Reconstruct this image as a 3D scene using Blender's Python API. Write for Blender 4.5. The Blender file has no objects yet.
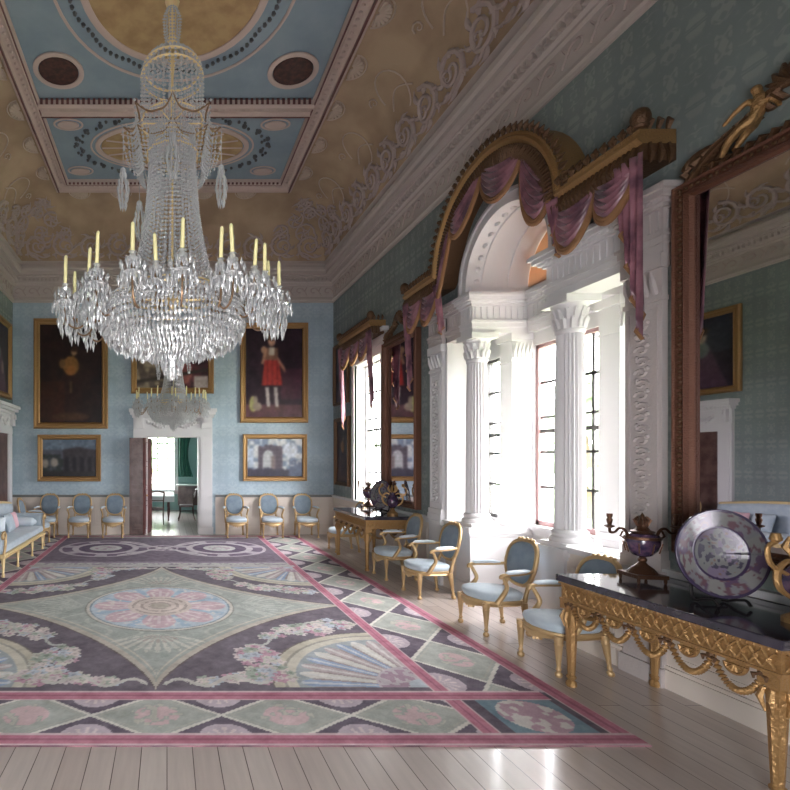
import bpy, math, random
import numpy as np
from mathutils import Vector, Matrix
random.seed(7); rng = np.random.default_rng(7)
PI = math.pi
sc = bpy.context.scene
COL = sc.collection
# ------------------------------------------------------------------ camera, world, light, exposure
H = 1.95
cam_d = bpy.data.cameras.new('camera'); cam = bpy.data.objects.new('camera', cam_d); COL.objects.link(cam)
cam.location = (0, 0, H); cam.rotation_euler = (PI/2, 0, 0)
cam_d.sensor_width = 36; cam_d.lens = 495/790*36
cam_d.shift_x = (395-167)/790; cam_d.shift_y = (458-395)/790
cam_d.clip_start = .05; cam_d.clip_end = 300
sc.camera = cam
w = bpy.data.worlds.new('sky'); sc.world = w; w.use_nodes = True
bg = w.node_tree.nodes['Background']
bg.inputs[0].default_value = (.965, .975, 1, 1); bg.inputs[1].default_value = 14
sc.view_settings.view_transform = 'Standard'; sc.view_settings.look = 'None'
sc.view_settings.exposure = 1.05; sc.view_settings.gamma = 1
sc.view_settings.use_curve_mapping = False
sc.cycles.max_bounces = 9; sc.cycles.diffuse_bounces = 5; sc.cycles.glossy_bounces = 4
sc.cycles.transmission_bounces = 6; sc.cycles.transparent_max_bounces = 12
sc.cycles.caustics_reflective = False; sc.cycles.caustics_refractive = False
sc.cycles.sample_clamp_indirect = 6
def area(name, loc, rot, sx, sy, power, col=(1, 1, 1), portal=False):
    l = bpy.data.lights.new(name, 'AREA'); l.shape = 'RECTANGLE'; l.size = sx; l.size_y = sy
    l.energy = power; l.color = col
    if portal: l.cycles.is_portal = True
    o = bpy.data.objects.new(name, l); COL.objects.link(o); o.location = loc; o.rotation_euler = rot
    return o
FRONT = -1.0
# daylight portals in the windows and the added front opening (they steer sampling of the sky, they add no light)
R_IN = (0, PI/2, 0)      # points to -X
area('portal_center', (5.42, 6.22, 2.3), R_IN, 2.7, 1.5, 1, portal=True)
area('portal_side', (5.42, 7.6, 2.3), R_IN, 2.7, .75, 1, portal=True)
area('portal_side', (5.42, 4.78, 2.3), R_IN, 2.7, .75, 1, portal=True)
area('portal_far', (4.75, 10.45, 2.5), R_IN, 3.1, 1.4, 1, portal=True)
area('portal_front', (0, FRONT-.25, 1.25), (PI/2, 0, 0), 1.6, 2.5, 1, portal=True)

# ------------------------------------------------------------------ helpers
def lin(c):
    return tuple(((x/255)/12.92 if x/255 <= .04045 else ((x/255+.055)/1.055)**2.4) for x in c)
def L4(c): return lin(c)+(1,)
def mat(name, c, rough=.6, metal=0, spec=.5, noise=None, bump=None, coat=0, sheen=0):
    m = bpy.data.materials.new(name); m.use_nodes = True
    nt = m.node_tree; b = nt.nodes['Principled BSDF']
    b.inputs['Base Color'].default_value = L4(c); b.inputs['Roughness'].default_value = rough
    b.inputs['Metallic'].default_value = metal; b.inputs['Specular IOR Level'].default_value = spec
    if coat: b.inputs['Coat Weight'].default_value = coat; b.inputs['Coat Roughness'].default_value = .08
    if sheen: b.inputs['Sheen Weight'].default_value = sheen
    tc = nt.nodes.new('ShaderNodeTexCoord')
    if noise:
        c2, scale = noise
        n = nt.nodes.new('ShaderNodeTexNoise'); n.inputs['Scale'].default_value = scale; n.inputs['Detail'].default_value = 5
        r = nt.nodes.new('ShaderNodeValToRGB'); r.color_ramp.elements[0].color = L4(c2); r.color_ramp.elements[1].color = L4(c)
        r.color_ramp.elements[0].position = .35; r.color_ramp.elements[1].position = .62
        nt.links.new(tc.outputs['Object'], n.inputs['Vector']); nt.links.new(n.outputs['Fac'], r.inputs[0]); nt.links.new(r.outputs[0], b.inputs['Base Color'])
    if bump:
        s, scale = bump
        n = nt.nodes.new('ShaderNodeTexNoise'); n.inputs['Scale'].default_value = scale; n.inputs['Detail'].default_value = 3
        bp = nt.nodes.new('ShaderNodeBump'); bp.inputs['Strength'].default_value = s; bp.inputs['Distance'].default_value = .02
        nt.links.new(tc.outputs['Object'], n.inputs['Vector']); nt.links.new(n.outputs['Fac'], bp.inputs['Height']); nt.links.new(bp.outputs[0], b.inputs['Normal'])
    return m
def damask(name, c1, c2, ax='X', pw=.29, ph=.46):
    """silk damask: noise sampled on mirrored, repeated coordinates gives a symmetric woven motif"""
    m = bpy.data.materials.new(name); m.use_nodes = True; nt = m.node_tree; b = nt.nodes['Principled BSDF']
    N = nt.nodes.new; K = nt.links.new
    tc = N('ShaderNodeTexCoord'); sp = N('ShaderNodeSeparateXYZ'); K(tc.outputs['Object'], sp.inputs[0])
    def pp(out, s):
        q = N('ShaderNodeMath'); q.operation = 'PINGPONG'; K(out, q.inputs[0]); q.inputs[1].default_value = s; return q.outputs[0]
    cb = N('ShaderNodeCombineXYZ'); K(pp(sp.outputs[ax], pw), cb.inputs[0]); K(pp(sp.outputs['Z'], ph), cb.inputs[1])
    n = N('ShaderNodeTexNoise'); n.inputs['Scale'].default_value = 8; n.inputs['Detail'].default_value = 1.5; n.inputs['Distortion'].default_value = 1.2
    K(cb.outputs[0], n.inputs['Vector'])
    r = N('ShaderNodeValToRGB'); r.color_ramp.elements[0].position = .47; r.color_ramp.elements[1].position = .53
    r.color_ramp.elements[0].color = L4(c1); r.color_ramp.elements[1].color = L4(c2)
    K(n.outputs['Fac'], r.inputs[0])
    n2 = N('ShaderNodeTexNoise'); n2.inputs['Scale'].default_value = 1.3; n2.inputs['Detail'].default_value = 4; K(tc.outputs['Object'], n2.inputs['Vector'])
    mx = N('ShaderNodeMix'); mx.data_type = 'RGBA'; mx.blend_type = 'MULTIPLY'; mx.inputs[0].default_value = 1
    r2 = N('ShaderNodeValToRGB'); r2.color_ramp.elements[0].position = .3; r2.color_ramp.elements[0].color = (.78, .78, .8, 1); r2.color_ramp.elements[1].position = .65
    K(n2.outputs['Fac'], r2.inputs[0]); K(r.outputs[0], mx.inputs[6]); K(r2.outputs[0], mx.inputs[7]); K(mx.outputs[2], b.inputs['Base Color'])
    rr = N('ShaderNodeMapRange'); K(n.outputs['Fac'], rr.inputs[0]); rr.inputs[1].default_value = .45; rr.inputs[2].default_value = .55; rr.inputs[3].default_value = .75; rr.inputs[4].default_value = .5
    K(rr.outputs[0], b.inputs['Roughness'])
    return m
def vcol_mat(name, rough=.8, bump=0, spec=.3):
    m = bpy.data.materials.new(name); m.use_nodes = True; nt = m.node_tree; b = nt.nodes['Principled BSDF']
    a = nt.nodes.new('ShaderNodeAttribute'); a.attribute_name = 'Col'; nt.links.new(a.outputs['Color'], b.inputs['Base Color'])
    b.inputs['Roughness'].default_value = rough; b.inputs['Specular IOR Level'].default_value = spec
    if bump:
        n = nt.nodes.new('ShaderNodeTexNoise'); n.inputs['Scale'].default_value = 180
        bp = nt.nodes.new('ShaderNodeBump'); bp.inputs['Strength'].default_value = bump; bp.inputs['Distance'].default_value = .01
        tc = nt.nodes.new('ShaderNodeTexCoord'); nt.links.new(tc.outputs['Object'], n.inputs['Vector'])
        nt.links.new(n.outputs['Fac'], bp.inputs['Height']); nt.links.new(bp.outputs[0], b.inputs['Normal'])
    return m

class MB:
    def __init__(s): s.v = []; s.f = []; s.mi = []; s.cur = 0; s.M = None
    def add(s, vs, fs):
        o = len(s.v)
        if s.M is not None: vs = [tuple(s.M @ Vector(p)) for p in vs]
        s.v += [tuple(p) for p in vs]; s.f += [tuple(i+o for i in f) for f in fs]; s.mi += [s.cur]*len(fs); return s
    def box(s, x0, x1, y0, y1, z0, z1):
        if x0 > x1: x0, x1 = x1, x0
        if y0 > y1: y0, y1 = y1, y0
        if z0 > z1: z0, z1 = z1, z0
        return s.add([(x0,y0,z0),(x1,y0,z0),(x1,y1,z0),(x0,y1,z0),(x0,y0,z1),(x1,y0,z1),(x1,y1,z1),(x0,y1,z1)],
                     [(0,3,2,1),(4,5,6,7),(0,1,5,4),(1,2,6,5),(2,3,7,6),(3,0,4,7)])
    def lathe(s, prof, c=(0,0,0), n=16, sx=1, sy=1, flute=0):
        vs = []; fs = []
        for r, z in prof:
            for k in range(n):
                a = 2*PI*k/n; rr = r*(1-(flute if k % 2 else 0))
                vs.append((c[0]+rr*math.cos(a)*sx, c[1]+rr*math.sin(a)*sy, c[2]+z))
        for i in range(len(prof)-1):
            for k in range(n):
                k2 = (k+1) % n; fs.append((i*n+k, i*n+k2, (i+1)*n+k2, (i+1)*n+k))
        fs.append(tuple(range(n-1, -1, -1))); fs.append(tuple((len(prof)-1)*n+k for k in range(n)))
        return s.add(vs, fs)
    def tube(s, pts, r, n=6, closed=False, flat=1, up=None):
        pts = [Vector(p) for p in pts]; m = len(pts)
        rs = list(r) if isinstance(r, (list, tuple)) else [r]*m
        if n >= 6 and 3 <= m <= 9 and not closed:      # round off coarse control points
            P = [pts[0]*2-pts[1]]+pts+[pts[-1]*2-pts[-2]]; np_, nr_ = [], []
            for i in range(m-1):
                a0, a1, a2, a3 = P[i:i+4]
                for k in range(4):
                    t = k/4; np_.append(.5*((2*a1)+(a2-a0)*t+(2*a0-5*a1+4*a2-a3)*t*t+(3*a1-a0-3*a2+a3)*t**3)); nr_.append(rs[i]*(1-t)+rs[i+1]*t)
            pts = np_+[pts[-1]]; rs = nr_+[rs[-1]]; m = len(pts)
        vs = []; fs = []; last = None
        for i, p in enumerate(pts):
            if closed: t = pts[(i+1) % m]-pts[i-1]
            else: t = pts[min(i+1, m-1)]-pts[max(i-1, 0)]
            if t.length < 1e-9: t = Vector((0,0,1))
            t.normalize()
            if up is not None: a = Vector(up)
            elif last is None: a = Vector((0,0,1)) if abs(t.z) < .9 else Vector((1,0,0))
            else: a = last
            a = a-t*a.dot(t)
            if a.length < 1e-6: a = t.orthogonal()
            a.normalize(); b = t.cross(a); last = a
            for k in range(n):
                q = 2*PI*k/n; vs.append(p+a*(math.cos(q)*rs[i]*flat)+b*(math.sin(q)*rs[i]))
        for i in range(m if closed else m-1):
            j = (i+1) % m
            for k in range(n):
                k2 = (k+1) % n; fs.append((i*n+k, i*n+k2, j*n+k2, j*n+k))
        if not closed: fs.append(tuple(range(n-1,-1,-1))); fs.append(tuple((m-1)*n+k for k in range(n)))
        return s.add(vs, fs)
    def ball(s, c, r, n=8, m=6, sc=(1,1,1), jit=0):
        vs = [(c[0], c[1], c[2]-r*sc[2])]; fs = []
        for i in range(1, m):
            t = PI*i/m
            for k in range(n):
                a = 2*PI*k/n; rr = r*(1+jit*random.uniform(-1,1))
                vs.append((c[0]+rr*sc[0]*math.sin(t)*math.cos(a), c[1]+rr*sc[1]*math.sin(t)*math.sin(a), c[2]-rr*sc[2]*math.cos(t)))
        vs.append((c[0], c[1], c[2]+r*sc[2])); T = len(vs)-1
        for k in range(n):
            k2 = (k+1) % n; fs.append((0, 1+k2, 1+k)); fs.append((T, 1+(m-2)*n+k, 1+(m-2)*n+k2))
            for i in range(m-2): fs.append((1+i*n+k, 1+i*n+k2, 1+(i+1)*n+k2, 1+(i+1)*n+k))
        return s.add(vs, fs)
    def octa(s, c, r, h=None):
        h = h or r; x, y, z = c
        return s.add([(x+r,y,z),(x,y+r,z),(x-r,y,z),(x,y-r,z),(x,y,z+h),(x,y,z-h)],
                     [(0,1,4),(1,2,4),(2,3,4),(3,0,4),(1,0,5),(2,1,5),(3,2,5),(0,3,5)])
    def prism(s, poly, z0, z1, tr=lambda x, y, z: (x, y, z)):
        n = len(poly)
        return s.add([tr(x, y, z0) for x, y in poly]+[tr(x, y, z1) for x, y in poly],
                     [tuple(range(n-1,-1,-1)), tuple(range(n, 2*n))]+[(k, (k+1) % n, n+(k+1) % n, n+k) for k in range(n)])
    def grid(s, fn, nu, nv, cu=False):
        vs = [fn(i/nu, j/nv) for j in range(nv+1) for i in range(nu+1)]
        return s.add(vs, [(j*(nu+1)+i, j*(nu+1)+i+1, (j+1)*(nu+1)+i+1, (j+1)*(nu+1)+i) for j in range(nv) for i in range(nu)])
    def build(s, name, m, parent=None, smooth=40, kind=None, bevel=0, solid=0):
        me = bpy.data.meshes.new(name); me.from_pydata(s.v, [], s.f)
        for mm in (m if isinstance(m, (list, tuple)) else [m]): me.materials.append(mm)
        if isinstance(m, (list, tuple)): me.polygons.foreach_set('material_index', s.mi)
        me.validate(); me.update()
        if smooth:
            me.shade_smooth(); me.set_sharp_from_angle(angle=math.radians(smooth))
        o = bpy.data.objects.new(name, me); COL.objects.link(o)
        if parent is not None: o.parent = parent
        if kind: o['kind'] = kind
        if bevel:
            q = o.modifiers.new('bevel', 'BEVEL'); q.width = bevel; q.segments = 2; q.limit_method = 'ANGLE'
        if solid:
            q = o.modifiers.new('solid', 'SOLIDIFY'); q.thickness = solid; q.offset = 0
        return o
def tag(o, label, cat, group=None, kind=None):
    o['label'] = label; o['category'] = cat
    if group: o['group'] = group
    if kind: o['kind'] = kind
    return o
def empty(name, loc=(0,0,0), rz=0, label=None, cat=None, group=None):
    o = bpy.data.objects.new(name, None); COL.objects.link(o); o.location = loc; o.rotation_euler = (0,0,rz)
    o.empty_display_size = .1
    if label: tag(o, label, cat, group)
    return o
def copy_tree(o, parent=None):
    c = o.copy(); COL.objects.link(c)
    if parent is not None: c.parent = parent
    for ch in list(o.children): copy_tree(ch, c)
    return c
def place(proto, used, loc, rz, label):
    o = copy_tree(proto) if used else proto
    o.location = loc; o.rotation_euler = (0,0,rz); o['label'] = label; return o
def struct(o, label=None):
    o['kind'] = 'structure'
    if label: o['label'] = label
    return o
def img_grid(name, W, Hh, nx, ny, colors, m, parent=None, tr=lambda X, Y: (X, Y, 0*X)):
    """flat grid whose vertex colours carry a woven or painted design; colors[ny+1, nx+1, 3] sRGB 0..255"""
    xs = np.linspace(0, W, nx+1); ys = np.linspace(0, Hh, ny+1); X, Y = np.meshgrid(xs, ys)
    P = np.stack(tr(X, Y), -1).reshape(-1, 3)
    i = np.arange(nx); j = np.arange(ny); I, J = np.meshgrid(i, j); a = (J*(nx+1)+I).ravel()
    F = np.stack([a, a+1, a+nx+2, a+nx+1], 1)
    me = bpy.data.meshes.new(name); me.vertices.add(len(P)); me.vertices.foreach_set('co', P.ravel().astype(np.float32))
    me.loops.add(F.size); me.loops.foreach_set('vertex_index', F.ravel().astype(np.int32))
    me.polygons.add(len(F)); me.polygons.foreach_set('loop_start', (np.arange(len(F))*4).astype(np.int32))
    me.update(calc_edges=True); me.validate()
    c = np.clip(colors/255., 0, 1); c = np.where(c <= .04045, c/12.92, ((c+.055)/1.055)**2.4)
    at = me.color_attributes.new('Col', 'FLOAT_COLOR', 'POINT')
    at.data.foreach_set('color', np.concatenate([c.reshape(-1, 3), np.ones((c.shape[0]*c.shape[1], 1))], 1).ravel().astype(np.float32))
    me.materials.append(m); o = bpy.data.objects.new(name, me); COL.objects.link(o)
    if parent is not None: o.parent = parent
    return o
def vnoise(shape, cells, seed=0):
    r = np.random.default_rng(seed); g = r.random((cells[0]+2, cells[1]+2))
    y = np.linspace(0, cells[0], shape[0]); x = np.linspace(0, cells[1], shape[1])
    yi = y.astype(int); xi = x.astype(int); fy = (y-yi); fx = (x-xi); fy = fy*fy*(3-2*fy); fx = fx*fx*(3-2*fx)
    yi = yi[:, None]; xi = xi[None]; fy = fy[:, None]; fx = fx[None]
    return g[yi, xi]*(1-fy)*(1-fx)+g[yi+1, xi]*fy*(1-fx)+g[yi, xi+1]*(1-fy)*fx+g[yi+1, xi+1]*fy*fx

# ------------------------------------------------------------------ materials
M = dict(
 white=mat('white_paint', (220,217,218), .45), plaster=mat('plaster', (196,186,184), .7, bump=(.25, 30)),
 cornice=mat('cornice_paint', (192,180,174), .65), cove=mat('cove_paint', (190,166,138), .8, noise=((164,140,116), 1.2)),
 relief=mat('relief_stucco', (186,170,164), .75), relief2=mat('relief_pale', (200,182,166), .7),
 blue=mat('ceiling_blue', (138,156,168), .8, noise=((150,166,176), 2)), pinkcream=mat('moulding_pink', (204,184,174), .7), roset=mat('medallion_dark', (62,44,42), .6, noise=((92,60,52), 14)),
 ceilgold=mat('ceiling_gold', (188,160,116), .7, noise=((168,138,98), 5)), garl=mat('garland_grey', (96,98,100), .7),
 dado=mat('dado_cream', (226,214,204), .5), rail=mat('rail_grey', (128,128,126), .5), skirt=mat('skirting', (190,176,164), .5),
 gold=mat('gilt', (172,134,88), .4, .6, bump=(.5, 60)), gold2=mat('gilt_dark', (104,76,54), .45, .5, bump=(.6, 50)),
 chairgold=mat('chair_gilt', (200,168,124), .38, .45, bump=(.3, 80)), chairgoldp=mat('chair_gilt_pale', (226,200,150), .4, .3),
 silk=mat('blue_silk', (188,199,208), .55, noise=((172,186,198), 9), sheen=.3), silkback_shaded=mat('blue_silk_back_shaded', (128,144,158), .6, noise=((114,130,146), 9), sheen=.2),  # chair backs: the seat silk darkened, shade put into the colour
 silkw=mat('white_silk', (214,224,232), .5, sheen=.3),
 drape=mat('plum_satin', (158,108,120), .32, noise=((84,52,66), 5), sheen=.2), drapedark=mat('plum_satin_lining', (52,30,50), .5), fringe=mat('gold_fringe', (166,122,84), .6, .2, bump=(.8, 150)),
 marble=mat('dark_marble_slab', (42,38,48), .12, noise=((60,54,68), 7), coat=.6), mahog=mat('mahogany', (104,78,72), .35, noise=((72,44,40), 5)), mahog2=mat('mahogany_red', (124,78,76), .3, noise=((96,60,58), 5)),
 frame2=mat('mirror_frame_wood', (112,74,58), .42, .45, bump=(.5, 70)),
 candle=mat('candle_wax', (236,226,168), .5), bronze=mat('bronze', (96,66,50), .35, .7, bump=(.4, 60)), urnblue=mat('blue_stone', (54,46,72), .25, noise=((98,70,92), 25), coat=.5),
 blind=mat('peach_blind', (222,180,144), .9), leafm=mat('tree_leaves', (168,180,158), .8, noise=((150,164,140), 3)), bark=mat('bark', (90,76,62), .9), lawn=mat('lawn', (170,184,150), .9, noise=((96,120,70), .7)),
 bar=mat('sash_paint', (74,70,70), .5), barp=mat('sash_pink', (176,140,140), .5), gravel=mat('gravel_drive', (190,182,168), .9), pink=mat('pink_silk', (226,184,192), .7),
 roomblue=mat('dining_room_green', (158,190,188), .7), green=mat('green_curtain', (62,112,98), .7), cloth=mat('white_cloth', (236,236,236), .7), bronze_gilt=mat('bronze_gilt', (150,122,96), .35, .7), iron=mat('dark_metal', (40,36,38), .4, .5),
 bwhite=mat('balus', (210,210,205), .6))
M['blind'].node_tree.nodes['Principled BSDF'].inputs['Transmission Weight'].default_value = 0
nt = M['blind'].node_tree; tr_ = nt.nodes.new('ShaderNodeBsdfTranslucent'); tr_.inputs[0].default_value = L4((250,214,178))
ms_ = nt.nodes.new('ShaderNodeMixShader'); ms_.inputs[0].default_value = .12
nt.links.new(nt.nodes['Principled BSDF'].outputs[0], ms_.inputs[1]); nt.links.new(tr_.outputs[0], ms_.inputs[2]); nt.links.new(ms_.outputs[0], nt.nodes['Material Output'].inputs[0])
M['damask_back'] = damask('damask_back', (176,194,206), (187,203,212), 'X', .24, .38)
M['damask_side_shaded'] = damask('damask_side_shaded', (134,144,142), (148,156,152), 'Y', .2, .32)  # same silk as the back wall, with shade put into its colour
def glass_mat():
    m = bpy.data.materials.new('window_glass'); m.use_nodes = True; nt = m.node_tree; nt.nodes.clear(); N = nt.nodes.new
    o = N('ShaderNodeOutputMaterial'); t = N('ShaderNodeBsdfTransparent'); g = N('ShaderNodeBsdfGlossy'); g.inputs['Roughness'].default_value = .02
    x = N('ShaderNodeMixShader'); f = N('ShaderNodeLayerWeight'); pw = N('ShaderNodeMath'); pw.operation = 'POWER'; pw.inputs[1].default_value = 6; nt.links.new(f.outputs['Facing'], pw.inputs[0])
    nt.links.new(pw.outputs[0], x.inputs[0]); nt.links.new(t.outputs[0], x.inputs[1]); nt.links.new(g.outputs[0], x.inputs[2]); nt.links.new(x.outputs[0], o.inputs[0]); return m
M['glass'] = glass_mat()
def crystal_mat():
    m = bpy.data.materials.new('cut_crystal'); m.use_nodes = True; nt = m.node_tree; nt.nodes.clear(); N = nt.nodes.new
    o = N('ShaderNodeOutputMaterial'); t = N('ShaderNodeBsdfTransparent'); g = N('ShaderNodeBsdfGlossy'); g.inputs['Roughness'].default_value = .06
    d = N('ShaderNodeBsdfTranslucent'); d.inputs[0].default_value = (.97,.97,.98,1); d2 = N('ShaderNodeBsdfDiffuse'); d2.inputs[0].default_value = (.97,.97,.98,1)
    a = N('ShaderNodeMixShader'); a.inputs[0].default_value = .5; b = N('ShaderNodeMixShader'); b.inputs[0].default_value = .45; c = N('ShaderNodeMixShader'); c.inputs[0].default_value = .86
    K = nt.links.new; K(d.outputs[0], a.inputs[1]); K(d2.outputs[0], a.inputs[2])
    K(a.outputs[0], b.inputs[1]); K(g.outputs[0], b.inputs[2]); K(t.outputs[0], c.inputs[1]); K(b.outputs[0], c.inputs[2]); K(c.outputs[0], o.inputs[0]); return m
M['crystal'] = crystal_mat()
mm = mat('mirror_glass', (205,200,205), .015, 1.0); M['mirror'] = mm
M['carpet'] = vcol_mat('carpet_weave', .95, .25, .1); M['canvas'] = vcol_mat('oil_canvas', .38, 0, .45); M['china'] = vcol_mat('painted_china', .15, 0, .5)
def floor_mat():
    m = bpy.data.materials.new('oak_boards'); m.use_nodes = True; nt = m.node_tree; b = nt.nodes['Principled BSDF']; N = nt.nodes.new; K = nt.links.new
    tc = N('ShaderNodeTexCoord'); mp = N('ShaderNodeMapping'); mp.inputs['Rotation'].default_value = (0,0,PI/2); K(tc.outputs['Object'], mp.inputs[0])
    br = N('ShaderNodeTexBrick'); br.inputs['Scale'].default_value = 1; br.inputs['Brick Width'].default_value = 2.6; br.inputs['Row Height'].default_value = .17; br.inputs['Mortar Size'].default_value = .003
    br.inputs['Color1'].default_value = L4((214,200,192)); br.inputs['Color2'].default_value = L4((200,184,176)); br.inputs['Mortar'].default_value = L4((90,74,66)); K(mp.outputs[0], br.inputs[0])
    n = N('ShaderNodeTexNoise'); n.inputs['Scale'].default_value = 3; n.inputs['Detail'].default_value = 6
    m2 = N('ShaderNodeMapping'); m2.inputs['Scale'].default_value = (8,.7,1); K(tc.outputs['Object'], m2.inputs[0]); K(m2.outputs[0], n.inputs['Vector'])
    mx = N('ShaderNodeMix'); mx.data_type = 'RGBA'; mx.blend_type = 'MULTIPLY'; mx.inputs[0].default_value = .3
    K(br.outputs[0], mx.inputs[6]); K(n.outputs['Fac'], mx.inputs[7]); K(mx.outputs[2], b.inputs['Base Color'])
    b.inputs['Roughness'].default_value = .3; b.inputs['Specular IOR Level'].default_value = .7; b.inputs['Coat Weight'].default_value = .6; b.inputs['Coat Roughness'].default_value = .12
    return m
M['floor'] = floor_mat()

# ------------------------------------------------------------------ room shell
XL, XR, YB = -3.96, 4.27, 12.7
HZ = 6.0
struct(MB().box(XL-.2, 5.3, FRONT-2.5, 20.5, -.1, 0).build('floor', M['floor'], smooth=0))
# back wall with the door opening
DX0, DX1, DZ = -.52, .82, 2.50
b = MB().box(XL-.2, DX0, YB, YB+.3, 0, 6.85).box(DX1, XR+.33, YB, YB+.3, 0, 6.85).box(DX0, DX1, YB, YB+.3, DZ, 6.85)
struct(b.build('wall_back', M['damask_back'], smooth=0))
struct(MB().box(XL-.2, XL, FRONT, YB, 0, 6.85).build('wall_left', M['damask_side_shaded'], smooth=0))
# front wall behind the camera: opening added to let in fill light from the sky
b = MB().box(XL-.2, -.8, FRONT-.2, FRONT, 0, 8.3).box(.8, XR+.33, FRONT-.2, FRONT, 0, 8.3).box(-.8, .8, FRONT-.2, FRONT, 2.5, 8.3)
struct(b.build('wall_front', M['damask_back'], smooth=0))
# right wall with the Venetian opening and the far window
YC, RA, ZA = 6.24, .76, 4.36        # arch centre, radius, spring height
WX1 = XR+.33
b = MB().box(XR, WX1, FRONT, 4.6, 0, 6.85).box(XR, WX1, 7.55, 9.78, 0, 6.85).box(XR, WX1, 11.15, YB, 0, 6.85)
b.box(XR, WX1, 9.78, 11.15, 0, 1.0).box(XR, WX1, 9.78, 11.15, 4.02, 6.85)
b.box(XR, WX1, 4.6, YC-RA, 4.2, 6.85).box(XR, WX1, YC+RA, 7.55, 4.2, 6.85).box(XR, WX1, YC-RA, YC+RA, ZA+RA, 6.85)
for sg in (-1, 1):
    poly = [(YC+sg*RA, ZA+RA)]+[(YC+sg*RA*math.cos(t), ZA+RA*math.sin(t)) for t in np.linspace(0, PI/2, 13)]
    b.prism(poly, XR, WX1, lambda x, y, z: (z, x, y))
b.box(XR, WX1, 4.6, 5.26, 0, .96).box(XR, WX1, 7.22, 7.55, 0, .96)
struct(b.build('wall_right', M['damask_side_shaded'], smooth=0))
# bay behind the screen of columns
BX = 5.12
b = MB()
def wall_holes(b, x0, x1, ys, holes, z1):
    cur = ys[0]
    for (y0, y1, za, zb) in holes:
        b.box(x0, x1, cur, y0, 0, z1).box(x0, x1, y0, y1, 0, za).box(x0, x1, y0, y1, zb, z1); cur = y1
    b.box(x0, x1, cur, ys[1], 0, z1)
wall_holes(b, BX, BX+.2, (4.2, 8.25), [(4.45, 5.12, 1.02, 3.5), (5.56, 6.92, 1.02, 3.52), (7.3, 8.0, 1.02, 3.5)], 4.4)
b.box(BX, BX+.2, 4.2, YC-RA, 4.4, 5.6).box(BX, BX+.2, YC+RA, 8.25, 4.4, 5.6).box(BX, BX+.2, YC-RA, YC+RA, ZA+RA, 5.6)
for sg in (-1, 1):
    poly = [(YC+sg*RA, ZA+RA)]+[(YC+sg*RA*math.cos(t), ZA+RA*math.sin(t)) for t in np.linspace(0, PI/2, 13)]
    b.prism(poly, BX, BX+.2, lambda x, y, z: (z, x, y))
b.box(WX1, BX+.2, 4.1, 4.2, 0, 5.6).box(WX1, BX+.2, 8.25, 8.35, 0, 5.6).box(WX1, BX+.2, 4.1, 8.35, 5.5, 5.6)
b.box(WX1, BX, 4.2, YC-RA-.03, 4.2, 4.3).box(WX1, BX, YC+RA+.03, 8.25, 4.2, 4.3)
b.box(WX1, BX, 4.2, 5.26, .9, .96).box(WX1, BX, 7.22, 8.25, .9, .96)
b.grid(lambda u, v: (WX1-.0+u*(BX-WX1), YC+RA*math.cos(PI*v), ZA+RA*math.sin(PI*v)), 1, 20)
struct(b.build('wall_bay', M['white'], smooth=30))

def ringsweep(name, prof, m, y_end=FRONT, left=True, right=True, xl=XL, xr=XR, yb=YB, closed=False, smooth=35):
    """profile (distance from wall, height) carried round the left, back and right walls with mitred corners"""
    vs = []; fs = []
    for p, z in prof: vs += [(xl+p, y_end, z), (xl+p, yb-p, z), (xr-p, yb-p, z), (xr-p, y_end, z)]
    for i in range(len(prof)-1):
        for k in range(3):
            a = i*4+k; fs.append((a, a+1, a+5, a+4))
    return struct(MB().add(vs, fs).build(name, m, smooth=smooth))
ringsweep('cornice', [(0,5.93),(.03,5.93),(.035,5.97),(.06,5.99),(.05,6.04),(.02,6.06),(.02,6.36),(.06,6.38),(.06,6.41),(.1,6.44),(.1,6.5),(.17,6.53),(.17,6.56),(.28,6.57),(.28,6.64),(.32,6.67),(.33,6.74),(.26,6.78),(.2,6.8),(.2,6.86),(.32,6.88)], M['cornice'])
b = MB()   # dentils and frieze of little anthemions
def along(fn, y0=FRONT, step=.1):
    y = y0
    while y < YB-.15: fn('L', y); fn('R', y); y += step
    x = XL+.15
    while x < XR-.15: fn('B', x); x += step
def put_box(b, side, t, p0, p1, wd, z0, z1):
    if side == 'L': b.box(XL+p0, XL+p1, t-wd/2, t+wd/2, z0, z1)
    elif side == 'R': b.box(XR-p1, XR-p0, t-wd/2, t+wd/2, z0, z1)
    else: b.box(t-wd/2, t+wd/2, YB-p1, YB-p0, z0, z1)
along(lambda s, t: put_box(b, s, t, .1, .155, .05, 6.45, 6.53) if not (s == 'L' and t < 3) else None, step=.1)
struct(b.build('cornice_dentils', M['cornice'], smooth=0))
b = MB()
def frieze(s, t):
    if s == 'L' and t < 8: return
    def P(dt, dz, p=.03):
        return {'L': (XL+p, t+dt, 6.21+dz), 'R': (XR-p, t+dt, 6.21+dz), 'B': (t+dt, YB-p, 6.21+dz)}[s]
    b.tube([P(.12*math.cos(a)*r, .1*math.sin(a)*r) for a, r in zip(np.linspace(0, 5.5, 11), np.linspace(1, .3, 11))], .014, 4)
    b.tube([P(.16+.03*math.cos(q), dz) for q, dz in zip(np.linspace(0, 6, 7), np.linspace(-.11, .11, 7))], .013, 4)
along(frieze, step=.36)
struct(b.build('cornice_frieze', M['relief'], smooth=60))
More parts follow.
